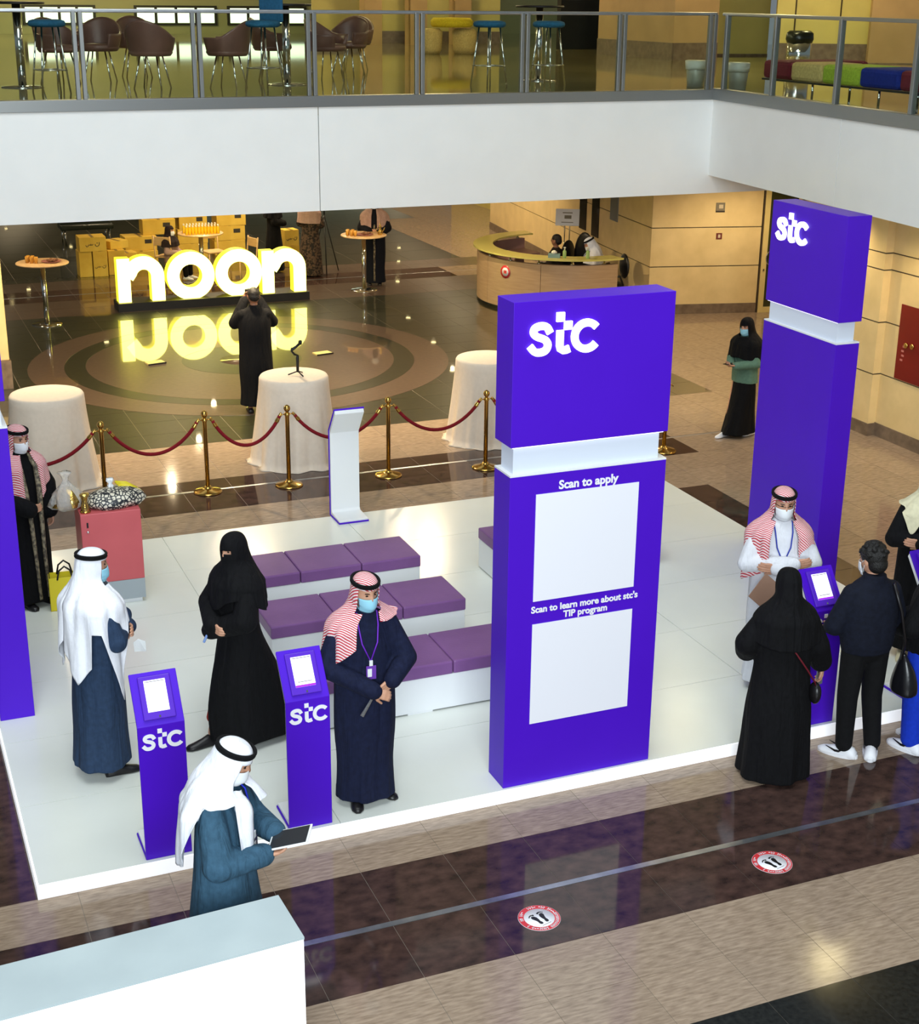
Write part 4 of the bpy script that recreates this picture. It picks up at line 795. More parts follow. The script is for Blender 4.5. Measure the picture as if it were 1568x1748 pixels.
jkt = cloth('navy_knit', srgb(16, 20, 34), .25); trs = cloth('black_denim', srgb(14, 14, 16), .2); blt = cloth('bright_blue_cotton', srgb(22, 56, 190), .1); grnc = cloth('sage_green_knit', srgb(96, 130, 112), .1); pinkc = cloth('dusty_pink_wool', srgb(176, 146, 136), .1)
brp = mat('brown_patterned_fabric', srgb(46, 34, 26), .8); noisy(brp, srgb(26, 19, 15), srgb(84, 64, 48), scale=(1, 1, 1), ns=22, detail=2, lo=.45, hi=.55)
trimm = mat('silver_gold_trim', srgb(120, 108, 88), .6); noisy(trimm, srgb(70, 62, 52), srgb(150, 138, 112), ns=30, lo=.4, hi=.6)
shm = mat('red_white_headcloth', srgb(214, 120, 126), .85, spec=.2)
def weave(M, c1, c2, sc):
    tc = nd(M, 'ShaderNodeTexCoord'); wv = nd(M, 'ShaderNodeTexWave', wave_type='BANDS', bands_direction='DIAGONAL'); wv.inputs['Scale'].default_value = sc; wv.inputs['Distortion'].default_value = 1.2; wv.inputs['Detail'].default_value = 1
    lk(M, tc, 'Object', wv, 'Vector'); cr = nd(M, 'ShaderNodeValToRGB'); cr.color_ramp.elements[0].position = .35; cr.color_ramp.elements[1].position = .65; cr.color_ramp.elements[0].color = c1; cr.color_ramp.elements[1].color = c2
    lk(M, wv, 'Fac', cr, 'Fac'); lk(M, cr, 'Color', M.node_tree.nodes['Principled BSDF'], 'Base Color')
weave(shm, srgb(196, 62, 76), srgb(240, 222, 222), 26)
shoe_b = mat('black_shoe_leather', srgb(22, 20, 22), .35); snk = mat('white_sneaker', srgb(234, 235, 240), .45)
def smooth01(x): x = max(0.0, min(1.0, x)); return x * x * (3 - 2 * x)
def warp(pitch, yaw, roll=0.0, off=(0, 0)):
    def f(p):
        k = smooth01((p[2] - 1.40) / .12)
        if k <= 0: return p
        v = Vector((p[0], p[1], p[2] - 1.46)); v = Euler((pitch * k, roll * k, yaw * k), 'XYZ').to_matrix() @ v
        return (v.x + off[0] * k, v.y + off[1] * k, v.z + 1.46)
    return f
def loftm(mb, secs, seg=64, fold=None, n=5):
    S_ = catmull(secs, n); vs = []
    for (z, cx, cy, rx, ry) in S_:
        for k in range(seg):
            a = 2 * PI * k / seg; q = fold(a, z) if fold else 1.0
            vs.append((cx + rx * q * math.sin(a), cy - ry * q * math.cos(a), z))
    m_ = len(S_); fs = [(i * seg + k, i * seg + (k + 1) % seg, (i + 1) * seg + (k + 1) % seg, (i + 1) * seg + k) for i in range(m_ - 1) for k in range(seg)] + [tuple(range(seg))[::-1], tuple((m_ - 1) * seg + k for k in range(seg))]
    mb.smooth = True; mb.add(vs, fs); return mb
def folds(seed, amp, z0, z1, k=(6, 9, 15)):
    random.seed(seed); ph = [random.uniform(0, 6.28) for _ in range(6)]
    def f(a, z):
        w_ = amp * smooth01((z1 - z) / (z1 - z0)); return 1 + w_ * (math.sin(k[0] * a + ph[0] + z) + .6 * math.sin(k[1] * a + ph[1] - 1.5 * z) + .35 * math.sin(k[2] * a + ph[2] + 2 * z))
    return f
HG = {}
def hand_geo(curl):
    if curl in HG: return HG[curl]
    b = MB(); xs_ = [-.03, -.010, .010, .029]; ln = [.070, .080, .074, .058]
    for i in range(4):
        b.cap((xs_[i] * .7, 0, .0), .017, (xs_[i], 0, .082), .0125, 8); p = Vector((xs_[i], 0, .082)); a = curl * .35
        for q, r_ in ((.45, .0105), (.32, .0095), (.23, .0085)):
            d = Vector((xs_[i] * .25, -math.sin(a), math.cos(a))).normalized() * ln[i] * q; b.cap(tuple(p), r_, tuple(p + d), r_ * .92, 8); p = p + d; a += curl
    b.cap((0, 0, -.05), .024, (0, 0, .015), .024, 10); b.cap((-.02, -.004, .012), .016, (-.05, -.012 - .01 * curl, .046), .0125, 8); b.cap((-.05, -.012 - .01 * curl, .046), .0118, (-.06, -.022 - .02 * curl, .082), .0095, 8)
    HG[curl] = remesh(b, .0055, 2); return HG[curl]
def add_hand(bm, wrist, dirv, palm, left, curl, sc=1.0):
    """append a hand: dirv = where the fingers point, palm = where the palm faces"""
    z = Vector(dirv).normalized(); y = -(Vector(palm) - z * Vector(palm).dot(z)).normalized(); x = y.cross(z)
    M = Matrix((x, y, z)).transposed().to_4x4(); M.translation = Vector(wrist); s_ = Matrix.Diagonal((-sc if left else sc, sc, sc, 1)); M = M @ s_
    me = hand_geo(curl).copy(); me.transform(M); bm.from_mesh(me); bpy.data.meshes.remove(me)
def head_mb(b, female=False):
    seg, rings = 40, 30; vs = []; zc = 1.612
    for i in range(rings + 1):
        t = -PI / 2 + PI * i / rings; cz = math.sin(t); cr = max(math.cos(t), .001)
        for k in range(seg):
            a = 2 * PI * k / seg; x = .077 * cr * math.sin(a); y = -.096 * cr * math.cos(a); z = cz * .118
            if z < 0:  # jaw narrows and comes forward
                q = -z / .118; x *= 1 - .30 * q * q; y = y * (1 - .18 * q) - .012 * q
            fr = max(0, -math.cos(a) * -1) if False else max(0, math.cos(a))
            if fr > .3 and cr > .3:
                u = math.sin(a) * cr * .077
                y -= .022 * math.exp(-((u / .013) ** 2) - ((z + .012) / .022) ** 2) + .010 * math.exp(-((u / .010) ** 2) - ((z - .02) / .025) ** 2)   # nose
                for s_ in (-1, 1): y += .010 * math.exp(-(((u - s_ * .030) / .016) ** 2) - ((z - .018) / .012) ** 2)   # eye sockets
                y -= .006 * math.exp(-((u / .045) ** 2) - ((z - .040) / .010) ** 2)   # brow
                y -= .006 * math.exp(-((u / .022) ** 2) - ((z + .056) / .010) ** 2) + .008 * math.exp(-((u / .02) ** 2) - ((z + .098) / .016) ** 2)  # lips, chin
            vs.append((x, y, zc + z))
    fs = [(i * seg + k, i * seg + (k + 1) % seg, (i + 1) * seg + (k + 1) % seg, (i + 1) * seg + k) for i in range(rings) for k in range(seg)] + [tuple(range(seg))[::-1], tuple(rings * seg + k for k in range(seg))]
    b.smooth = True; b.add(vs, fs)
    for s_ in (-1, 1): b.ell((s_ * .079, .008, 1.61), (.010, .020, .032), 10, 8)
ARMS = {  # (shoulder, elbow, wrist, finger dir, palm dir, curl) for right (-x) and left (+x)
}
def person(label, loc, rz, h=1.75, arms=None, sk=None, wp=None, legs=None, cat='person', group=None, feet=True, hands=True, robe_lean=(0, 0)):
    """one continuous body mesh; returns object with helpers"""
    sk = sk or skin; wp = wp or (lambda p: p); b = MB()
    lx, ly = robe_lean
    b.ell((lx * .5, ly * .5, 1.22), (.165, .105, .25)); b.ell((lx * .5, ly * .5, .98), (.155, .105, .16)); b.cap((-.13, 0, 1.372), .045, (.13, 0, 1.372), .045); b.cap((0, .008, 1.38), .056, (0, -.004, 1.54), .05)
    for i, s_ in ((0, -1), (1, 1)):
        sh, el, wr = arms[i][0], arms[i][1], arms[i][2]; b.cap(sh, .05, el, .04); b.cap(el, .04, wr, .026)
    legs = legs or [((-.09, 0, .93), (-.095, -.01, .5), (-.10, .02, .08)), ((.09, 0, .93), (.095, -.01, .5), (.10, .02, .08))]
    for hp, kn, an in legs: b.cap(hp, .085, kn, .055); b.cap(kn, .055, an, .036)
    me = remesh(b, .016, 2); bm = bmesh.new(); bm.from_mesh(me)
    hb = MB(); head_mb(hb); hm = bpy.data.meshes.new('h'); hm.from_pydata(hb.v, [], hb.f); bm.from_mesh(hm)
    if hands:
        for i in (0, 1): add_hand(bm, arms[i][2], arms[i][3], arms[i][4], i == 1, arms[i][5])
    bmesh.ops.recalc_face_normals(bm, faces=bm.faces)
    for v in bm.verts: v.co = Vector(wp(tuple(v.co)))
    for f in bm.faces: f.smooth = True
    out = bpy.data.meshes.new('person'); bm.to_mesh(out); bm.free(); out.materials.append(sk)
    o = link('person', out); o.location = loc; o.rotation_euler = (0, 0, rz); o.scale = (h / 1.735,) * 3; tag(o, label, cat, group)
    o2 = {'o': o, 'wp': wp, 'arms': arms}
    for s_ in (-1, 1):
        e = MB().ell((s_ * .030, -.082, 1.628), (.011, .007, .006), 10, 6).cap((s_ * .016, -.091, 1.646), .004, (s_ * .045, -.083, 1.648), .003, 6); put(e, 'eye', [eye_m], o2)
    return o2
def put(mb, name, mats, P, thick=0.0, subd=0):
    mb.v = [P['wp'](v) for v in mb.v]; return mb.build(name, mats, P['o'], 0, True, thick, subd)
def garment(P, name, M, secs, fold, sleeve=(.085, .07, .058), voxel=.011, extra=None, smooth=2, seg=72, shorten=0.0):
    b = MB(); loftm(b, secs, seg, fold)
    for i in (0, 1):
        sh, el, wr = [Vector(q) for q in P['arms'][i][:3]]; wr2 = wr + (el - wr) * shorten
        b.cap(tuple(sh), min(sleeve[0], .076), tuple(el), sleeve[1]); b.cap(tuple(el), sleeve[1], tuple(wr2), sleeve[2])
    for c in (extra or []): b.cap(*c)
    me = remesh(b, voxel, smooth); me.materials.append(M)
    for p in me.polygons: p.use_smooth = True
    return link(name, me, P['o'])
def robe_secs(hem=(.24, .20), hemz=.07, lean=(0, 0), chest=1.0, neck=True, belly=1.0):
    lx, ly = lean
    s_ = [(hemz, lx, ly, *hem), (.32, lx * .7, ly * .7, hem[0] * .93, hem[1] * .93), (.62, lx * .4, ly * .4, .5 * hem[0] + .10 * chest, .5 * hem[1] + .075 * belly), (.95, lx * .1, ly * .1, .195 * chest, .148 * belly), (1.18, 0, 0, .195 * chest, .142), (1.32, 0, 0, .19 * chest, .122), (1.42, 0, 0, .145 * chest, .09), (1.475, 0, 0, .085, .07)]
    return s_ + ([(1.50, 0, -.002, .063, .06)] if neck else [])
def shoes(P, M, spots, sole=None, L=.27, W=1.0):
    for k, (x, y, a) in enumerate(spots):
        b = MB(); prof = [(-.13, .036, .03, .055), (-.11, .042, .06, .075), (-.05, .042, .085, .08), (0.0, .043, .06, .07), (.06, .047, .04, .05), (.105, .042, .03, .04), (.135, .02, .016, .025)]
        vs = []; n = 16
        for (u, hw, zt, _) in prof:
            for q in range(n):
                t = 2 * PI * q / n; c, s_ = math.cos(t), math.sin(t); vs.append((hw * c * W, -u * L / .27, W * max(0.004, (zt if s_ > 0 else .012) * (s_ if s_ > 0 else s_) + .012)))
        fs = [(i * n + q, i * n + (q + 1) % n, (i + 1) * n + (q + 1) % n, (i + 1) * n + q) for i in range(len(prof) - 1) for q in range(n)] + [tuple(range(n))[::-1], tuple((len(prof) - 1) * n + q for q in range(n))]
        b.smooth = True; b.add(vs, fs); b.xf(Matrix.Translation((x, y, 0)) @ Matrix.Rotation(a, 4, 'Z')); sh = b.build('shoe', M, P['o'])
        if sole:
            b = MB(); pts = [(math.cos(t) * .05 * W, math.sin(t) * .142 * L / .27 * (1 if math.sin(t) < 0 else 1)) for t in [2 * PI * q / 24 for q in range(24)]]; b.prism(pts, lambda u, v: (u, v, 0), lambda u, v: (u, v, .026)); b.xf(Matrix.Translation((x, y, 0)) @ Matrix.Rotation(a, 4, 'Z')); b.build('sole', sole, sh)
            for s_ in (-1, 1):
                b = MB(); sw = [(.05, .055), (.02, .034), (-.01, .033), (-.085, .062), (-.015, .046), (.015, .046)]; b.prism(sw, lambda u, v: (s_ * .038 * W, u, v * W + .004), lambda u, v: (s_ * .0465 * W, u, v * W + .004)); b.xf(Matrix.Translation((x, y, 0)) @ Matrix.Rotation(a, 4, 'Z')); b.build('side_mark', shoe_b, sh)
def mask(P, M, loops=True):
    b = MB(); b.smooth = True; n, m_ = 20, 10; V = []
    for i in range(m_ + 1):
        t = i / m_; z = 1.498 + .112 * t
        for k in range(n + 1):
            a = math.radians(-66 + 132 * k / n); bul = .022 * math.cos(a) ** 2 * math.sin(PI * (.15 + .75 * t)); rr = .083 + .0 * t; yv = -(.094 - (.010 if t < .3 else 0)) * math.cos(a) - bul - .008; V.append(((rr - .012 * (1 - t)) * math.sin(a), yv, z - .012 * abs(math.sin(a)) * (1 if t < .5 else -1) * -1 * .5))
    b.add(V, [(i * (n + 1) + k, i * (n + 1) + k + 1, (i + 1) * (n + 1) + k + 1, (i + 1) * (n + 1) + k) for i in range(m_) for k in range(n)]); q = put(b, 'face_mask', [M], P, .003)
    if loops:
        for s_ in (-1, 1): put(MB().tube([(s_ * .074, -.042, 1.60), (s_ * .083, -.01, 1.625), (s_ * .086, .016, 1.62), (s_ * .082, -.008, 1.585), (s_ * .068, -.045, 1.515)], .0022, 5), 'ear_loop', [M], P)
def headcover(P, M, hem, op=None, zbrow=1.665, name='headcloth', seed=1, amp=.05, sh=(.245, .16), nt=96, tight=1.0, crown=1.742, drop=.022):
    """op(z) -> half angle of the face opening at height z (0 = closed); hem(theta) -> lowest z"""
    random.seed(seed); ph = [random.uniform(0, 6.28) for _ in range(6)]; V = []; nv = 0; rows_ = None
    for k in range(nt + 1):
        th = -PI + 2 * PI * k / nt; sx, cy = math.sin(th), math.cos(th); hz = hem(th)
        rs = 1 / math.sqrt((sx / sh[0]) ** 2 + (cy / sh[1]) ** 2); rh = 1 / math.sqrt((sx / .088) ** 2 + (cy / .107) ** 2)
        back = max(0, -cy); zs = 1.405
        prof = [(.001, crown), (.5 * rh, crown - .008), (.82 * rh, crown - .035), (rh, crown - .085), (rh * 1.05, 1.60), (rh * 1.08 * tight + .012 * back, 1.53), (.5 * (rs + rh) * tight, 1.468), (rs * .92, zs + .02)]
        if hz < 1.38:
            span = 1.385 - hz
            prof += [(rs + drop, zs - .04 if hz < zs - .05 else hz + .005)]
            for q in (.25, .5, .75, 1.0): prof.append((rs + drop + .02 * q, 1.365 - (1.365 - hz) * q))
        else:
            for q in range(5): prof.append((rs * .92 + .004 * (q + 1), zs + .02 - (zs + .02 - hz) * (q + 1) / 5))
        C = catmull(prof, 4); nv = len(C)
        for j, (r_, z) in enumerate(C):
            t = max(0, (crown - .1 - z)) ; f = 1 + amp * min(1, t * 3.0) * (math.sin(7 * th + ph[0] + 5 * z) + .6 * math.sin(12 * th + ph[1] - 7 * z) + .4 * math.sin(19 * th + ph[2]))
            V.append((r_ * f * sx, -r_ * f * cy + .006, z))
    F = []
    for k in range(nt):
        for j in range(nv - 1):
            a, b_, c, d = k * nv + j, k * nv + j + 1, (k + 1) * nv + j + 1, (k + 1) * nv + j; z = (V[a][2] + V[b_][2] + V[c][2] + V[d][2]) / 4; th = -PI + 2 * PI * (k + .5) / nt
            if op and z < zbrow and abs(th) < op(z): continue
            F.append((a, b_, c, d))
    used = sorted({i for f in F for i in f}); mp = {i: n for n, i in enumerate(used)}
    b = MB(); b.smooth = True; b.add([V[i] for i in used], [tuple(mp[i] for i in f) for f in F]); return put(b, name, [M], P, .005)
def agal(P, tilt=.0):
    b = MB()
    for dz in (0, .016): b.tube([(.092 * math.sin(t), -.106 * math.cos(t) + .008, 1.690 + dz + tilt * -math.cos(t) * .1) for t in [2 * PI * k / 36 for k in range(36)]], .0098, 8, closed=True)
    put(b, 'head_cord', [agal_m], P)
def lanyard(P, M, badge=None, y=.165, z=1.10):
    for s_ in (-1, 1): put(MB().tube([(s_ * .055, .02, 1.487), (s_ * .075, -.055, 1.47), (s_ * .07, -.115, 1.40), (s_ * .055, -.148, 1.28), (s_ * .004, -y, z + .06)], .0055, 6), 'lanyard', [M], P)
    if badge: q = put(MB().box(-.035, .035, -y - .012, -y - .006, z - .08, z + .02), 'badge', [badge], P); put(MB().box(-.012, .012, -y - .012, -y - .004, z + .02, z + .06), 'badge_clip', [wpaint], P); put(MB().box(-.026, .004, -y - .014, -y - .012, z - .06, z - .0), 'badge_photo', [wpaint], P)
def A(sh, el, wr, fd, pd, curl=.5): return (sh, el, wr, fd, pd, curl)
SR, SL = (-.165, .0, 1.368), (.165, .0, 1.368)
crossed = (A(SR, (-.27, -.07, 1.12), (.06, -.235, 1.17), (1, -.1, .15), (0, 1, 0), .4), A(SL, (.27, -.07, 1.12), (-.06, -.225, 1.13), (-1, 0, .1), (0, 1, 0), .4))
OUT = lambda z: .95 if z > 1.50 else .62
# 1 man with red headcloth, lanyard, centre
P = person('man in long navy robe with red checked headcloth, blue mask and violet lanyard', (2.98, 8.86, .1), -.05, 1.74,
           (A(SR, (-.285, -.06, 1.10), (-.005, -.25, .965), (.9, -.25, -.35), (.2, .8, -.5), .75), A(SL, (.285, -.07, 1.10), (.13, -.25, 1.03), (-.75, -.1, -.6), (-.2, .9, .1), .55)), wp=warp(.16, .22))
garment(P, 'robe', navy, robe_secs((.22, .18), .05, (0, .0), 1.12), folds(11, .045, .05, 1.1), (.09, .078, .062))
shoes(P, shoe_b, [(-.09, -.08, -.2), (.13, .0, .5)])
headcover(P, shm, lambda t: 1.20 + .10 * math.cos(2 * t) if t < -.2 else 1.43, lambda z: .95 if z > 1.50 else .55, seed=3, amp=.05); agal(P)
mask(P, maskb); lanyard(P, mat('violet_ribbon', srgb(110, 40, 190), .6), mat('violet_badge', srgb(110, 60, 170), .4))
e = empty('scissors', (2.955, 8.60, 1.03), -.05, 'scissors with blue grips in the hand of the man with the violet lanyard', 'scissors')
MB().box(-.006, .006, -.003, .003, -.16, 0).xf(Matrix.Rotation(.5, 4, 'Y')).build('blade', steel, e); MB().box(-.006, .006, .003, .006, -.16, 0).xf(Matrix.Rotation(.58, 4, 'Y')).build('blade', steel, e)
for dx in (0, .04): MB().tube([(dx + .022 * math.cos(t), 0, .02 + .02 * math.sin(t)) for t in [2 * PI * k / 14 for k in range(14)]], .005, 6, closed=True).build('grip', mat('blue_plastic', srgb(40, 60, 190), .4), e)
# 2 man in slate robe, white headcloth, seen from behind right
P = person('man in slate blue robe and long white headcloth with folded arms on the left', (1.30, 9.93, .1), 1.72, 1.76, crossed, wp=warp(.10, .0))
garment(P, 'robe', slate, robe_secs((.225, .20), .09, (0, .02), 1.08, belly=1.08), folds(5, .045, .05, 1.0), (.088, .076, .062))
shoes(P, shoe_b, [(-.10, -.10, -.1), (.11, .0, .2)])
headcover(P, gwh, lambda t: (.82 + .35 * abs(abs(t) - 2.35)) if abs(t) > 1.95 else (1.22 - .55 * max(0, 1 - abs(t + 1.25) * 2.2)), lambda z: 1.02 if z > 1.5 else .6, seed=8, amp=.045, sh=(.265, .19)); agal(P); mask(P, maskb)
e = empty('paper_sheet', (1.60, 9.86, 1.10), .4, 'small crumpled white paper held by the man in the slate blue robe', 'paper'); b = MB(); b.add([(-.05, 0, .04), (.0, .012, .05), (.05, -.004, .02), (-.04, .01, -.04), (.012, 0, -.05), (.06, .012, -.07)], [(0, 3, 4, 1), (1, 4, 5, 2)]); b.build('sheet', wpaint, e, thick=.002)
# 3 woman in black abaya and face veil
P = person('woman in black robe and face veil showing only her eyes, walking past the benches', (2.38, 10.05, .1), -1.3, 1.70, (A(SR, (-.24, -.10, 1.12), (.03, -.235, 1.06), (1, -.1, -.2), (0, 1, 0), .6), A(SL, (.25, -.08, 1.12), (-.02, -.225, .99), (-.8, -.2, -.5), (0, 1, .2), .6)), wp=warp(.10, .25), robe_lean=(0, .06), legs=[((-.09, 0, .93), (-.095, -.08, .5), (-.06, -.24, .10)), ((.09, 0, .93), (.095, .1, .5), (.10, .16, .08))])
garment(P, 'abaya', blackc, robe_secs((.25, .37), .06, (0.02, .10), 1.06), folds(21, .05, .05, 1.2), (.10, .098, .075))
shoes(P, shoe_b, [(-.06, -.33, -.1), (.10, .12, .1)]); put(MB().cap((-.062, -.19, .33), .055, (-.062, -.225, .23), .05), 'red_trouser_leg', [cloth('red_cotton', srgb(170, 50, 40))], P)
headcover(P, blackc, lambda t: 1.22 - .06 * math.cos(t * 3), lambda z: .58 if 1.618 < z else 0, 1.65, 'face_veil', 4, .03, sh=(.235, .165))
put(MB().cap((.02, -.27, 1.0), .010, (.0, -.30, .92), .010, 8), 'pen', [mat('blue_white_pen', srgb(130, 160, 220), .4)], P)
# 4 man in teal robe with tablet, foreground
tabarms = (A(SR, (-.25, -.06, 1.10), (-.07, -.25, 1.08), (.5, -.8, .1), (.1, .1, 1), .45), A(SL, (.25, -.08, 1.12), (.11, -.26, 1.12), (-.5, -.85, -.1), (-.6, .2, .6), .45))
P = person('man in teal grey robe and white headcloth looking down at a tablet in the foreground', (1.535, 7.07, 0), 1.0, 1.76, tabarms, wp=warp(.45, .1))
garment(P, 'robe', teal, robe_secs((.26, .24), .07, (0, .0), 1.14, belly=1.1), folds(31, .05, .05, 1.15), (.098, .09, .066))
shoes(P, shoe_b, [(-.1, -.06, -.1), (.1, -.04, .1)])
headcover(P, gwh, lambda t: (.98 + .10 * abs(t + 2.7)) if t < -2.3 else ((1.02 + .415 * (t + 2.3) / .7) if t < -1.6 else 1.435 if t < -.85 else (1.08 if t < -.2 else (1.33 if t < 1.2 else (1.43 if t < 2.2 else 1.1)))), lambda z: .80 if z > 1.5 else .34, 1.655, seed=12, amp=.05, sh=(.245, .185)); agal(P, -.1); mask(P, maskw); lanyard(P, mat('blue_ribbon', srgb(30, 50, 210), .6), mat('dark_badge', srgb(60, 60, 90), .4), .175, 1.12)
tb = empty('tablet', (1.535, 7.07, 0), 1.0, 'dark tablet in a white case held by the man in the teal robe', 'tablet')
o = bx('tablet_body', -.085, .085, -.12, .12, 0, .009, wpaint, tb, .004); o.location = (.02, -.385, 1.163); o.rotation_euler = (-.30, -.10, .1); o = bx('tablet_screen', -.075, .075, -.108, .108, .009, .0105, mat('dark_tablet_glass', srgb(50, 52, 56), .1), o)
# 5 man in white robe
P = person('man in white robe with red checked headcloth, white mask and folded arms', (6.73, 9.36, .1), -.35, 1.76, crossed, wp=warp(.14, .0))
garment(P, 'robe', wht, robe_secs((.22, .18), .07, (0, 0), 1.12), folds(41, .04, .05, 1.0), (.088, .074, .062)); shoes(P, shoe_b, [(-.1, -.06, -.1), (.1, -.06, .1)])
headcover(P, shm, lambda t: (1.18 - .12 * math.cos(3 * t)) if t > .3 else (.95 + .15 * abs(t + 1.6)), lambda z: .95 if z > 1.50 else .62, seed=15, amp=.05, sh=(.24, .17)); agal(P); mask(P, maskw); lanyard(P, mat('navy_ribbon', srgb(40, 60, 170), .6), None)
put(MB().tube([(.08, -.03, 1.628), (.05, -.093, 1.632), (.012, -.104, 1.628), (-.012, -.104, 1.628), (-.05, -.093, 1.632), (-.08, -.03, 1.628)], .0022, 5), 'glasses', [black_m], P)
e = empty('clipboard', (6.47, 9.13, 1.08), -.5, 'brown clipboard beside the folded arms of the man in the white robe', 'clipboard'); o = bx('board', -.09, .09, -.004, .004, -.12, .12, mat('brown_board', srgb(150, 116, 96), .5), e, .003); o.rotation_euler = (-.5, .7, 0)
# 6 woman in black abaya from behind
P = person('woman in black robe and black headscarf seen from behind with a dark red shoulder strap', (6.03, 8.22, 0), PI - .25, 1.67, (A(SR, (-.27, -.01, 1.10), (-.375, -.12, .87), (-.05, -.15, -1), (1, 0, 0), .5), A(SL, (.28, -.02, 1.14), (.22, -.2, .98), (-.3, -.8, -.2), (-.3, 0, -1), .5)), wp=warp(.1, 0))
garment(P, 'abaya', blackc, robe_secs((.285, .25), .03, (0, 0), 1.15), folds(51, .045, .03, 1.1), (.10, .10, .09), shorten=.22)
headcover(P, blackc, lambda t: 1.20 + .05 * math.cos(t), lambda z: .75 if 1.51 < z else 0, 1.66, 'headscarf', 9, .025, sh=(.225, .165)); mask(P, maskw)
put(MB().tube([(.14, .10, 1.43), (.02, .19, 1.2), (-.12, .215, 1.0), (-.2, .19, .88), (-.23, .15, .82)], .007, 6), 'bag_strap', [mat('dark_red_leather', srgb(100, 20, 34), .4)], P); put(MB().ell((-.235, .13, .76), (.045, .07, .09), 14, 10), 'shoulder_bag', [shoe_b], P)
put(MB().ell((.27, -.12, 1.02), (.05, .07, .03), 12, 8), 'lace_cuff', [cloth('grey_lace', srgb(70, 64, 70), .3)], P)
e = empty('phone', (6.425, 8.275, .745), .3, 'silver phone in the lowered hand of the woman in the black robe', 'phone'); bx('body', -.036, .036, -.005, .005, -.09, .06, mat('silver_case', srgb(150, 156, 160), .3, metal=.5), e, .003); bx('camera_block', -.03, 0, -.008, -.005, .02, .05, black_m, e)
# 7 young man from behind, navy sweater
P = person('young man in dark navy sweater and black trousers seen from behind', (6.80, 8.24, 0), PI - .1, 1.75, (A(SR, (-.265, -.03, 1.11), (-.16, -.24, 1.0), (.3, -.8, .0), (0, 0, -1), .5), A(SL, (.265, -.03, 1.11), (.17, -.24, 1.0), (-.3, -.8, 0), (0, 0, -1), .5)), wp=warp(.18, .30), legs=[((-.09, 0, .93), (-.10, -.02, .5), (-.13, .03, .09)), ((.09, 0, .93), (.10, -.02, .5), (.10, .0, .09))])
b = MB(); b.ell((0, 0, .95), (.185, .135, .15))
for (hp, kn, an) in [((-.095, 0, .9), (-.105, -.01, .5), (-.13, .03, .11)), ((.095, 0, .9), (.105, -.01, .5), (.10, .0, .11))]: b.cap(hp, .10, kn, .08); b.cap(kn, .08, an, .066)
me = remesh(b, .012, 2); me.materials.append(trs); link('trousers', me, P['o'])
garment(P, 'sweater', jkt, [(.90, 0, 0, .195, .145), (1.0, 0, 0, .215, .16), (1.2, 0, 0, .225, .155), (1.34, 0, 0, .222, .135), (1.43, 0, 0, .17, .10), (1.48, 0, .01, .10, .085), (1.52, 0, .015, .085, .08)], folds(61, .012, .9, 1.5), (.095, .08, .06))
shoes(P, snk, [(.12, -.04, .75), (-.13, .02, -.55)], sole=snk, L=.30, W=1.15)
b = MB(); b.ell((0, .018, 1.652), (.09, .104, .098)); b.ell((0, .048, 1.59), (.078, .072, .075)); random.seed(2)
for k in range(70): a, t = random.uniform(0, 6.28), random.uniform(.05, 1.45); b.ell((.088 * math.cos(a) * math.cos(t), .018 + .102 * math.sin(a) * math.cos(t), 1.658 + .098 * math.sin(t)), (.02, .02, .014), 8, 6)
me = remesh(b, .007, 0); me.materials.append(brow_m)
for v in me.vertices: v.co = Vector(P['wp'](tuple(v.co)))
link('hair', me, P['o']); mask(P, maskw)
put(MB().tube([(-.10, .115, 1.45), (-.17, .155, 1.25), (-.235, .15, 1.0), (-.25, .11, .83)], .012, 6), 'bag_strap', [shoe_b], P)
b = MB(); loftm(b, [(.54, -.30, .10, .06, .10), (.56, -.30, .10, .085, .125), (.64, -.30, .10, .085, .12), (.74, -.295, .10, .065, .09), (.82, -.28, .10, .035, .05), (.88, -.26, .105, .018, .025)], 48, folds(66, .03, .5, .9, (5, 8, 13))); me = remesh(b, .01, 1); me.materials.append(mat('black_bag_leather', srgb(20, 20, 24), .28)); link('shoulder_bag', me, P['o'])
# 8 person with blue trousers, right edge
P = person('person in black jacket and bright blue trousers at the right edge, holding a white tray', (7.36, 8.20, 0), PI + .55, 1.70, (A(SR, (-.27, -.02, 1.11), (-.16, -.25, 1.02), (.3, -.8, .0), (0, 0, 1), .4), A(SL, (.27, -.05, 1.11), (.10, -.28, 1.02), (-.2, -.9, 0), (0, 0, 1), .4)), wp=warp(.2, 0))
b = MB(); b.ell((0, 0, .93), (.19, .15, .15))
for s_ in (-1, 1): b.cap((s_ * .10, 0, .88), .115, (s_ * .115, -.01, .5), .105); b.cap((s_ * .115, -.01, .5), .105, (s_ * .12, .0, .10), .085)
me = remesh(b, .012, 2); me.materials.append(blt); link('trousers', me, P['o'])
garment(P, 'jacket', blackc, [(.86, 0, 0, .21, .16), (.95, 0, 0, .235, .18), (1.2, 0, 0, .235, .165), (1.34, 0, 0, .225, .14), (1.43, 0, 0, .17, .10), (1.49, 0, .01, .09, .08)], folds(71, .02, .9, 1.5), (.10, .09, .065)); shoes(P, snk, [(-.13, -.04, .2), (.13, -.04, -.2)], sole=snk, L=.31, W=1.2)
me = remesh(MB().ell((0, .012, 1.66), (.092, .108, .09)).ell((0, .045, 1.60), (.082, .075, .08)), .01, 1); me.materials.append(brow_m)
for v in me.vertices: v.co = Vector(P['wp'](tuple(v.co)))
link('hair', me, P['o']); put(MB().tube([(.08 * math.cos(t), .02 + .075 * math.sin(t), 1.485) for t in [2 * PI * k / 20 for k in range(20)]], .02, 8, closed=True), 'collar', [wht], P)
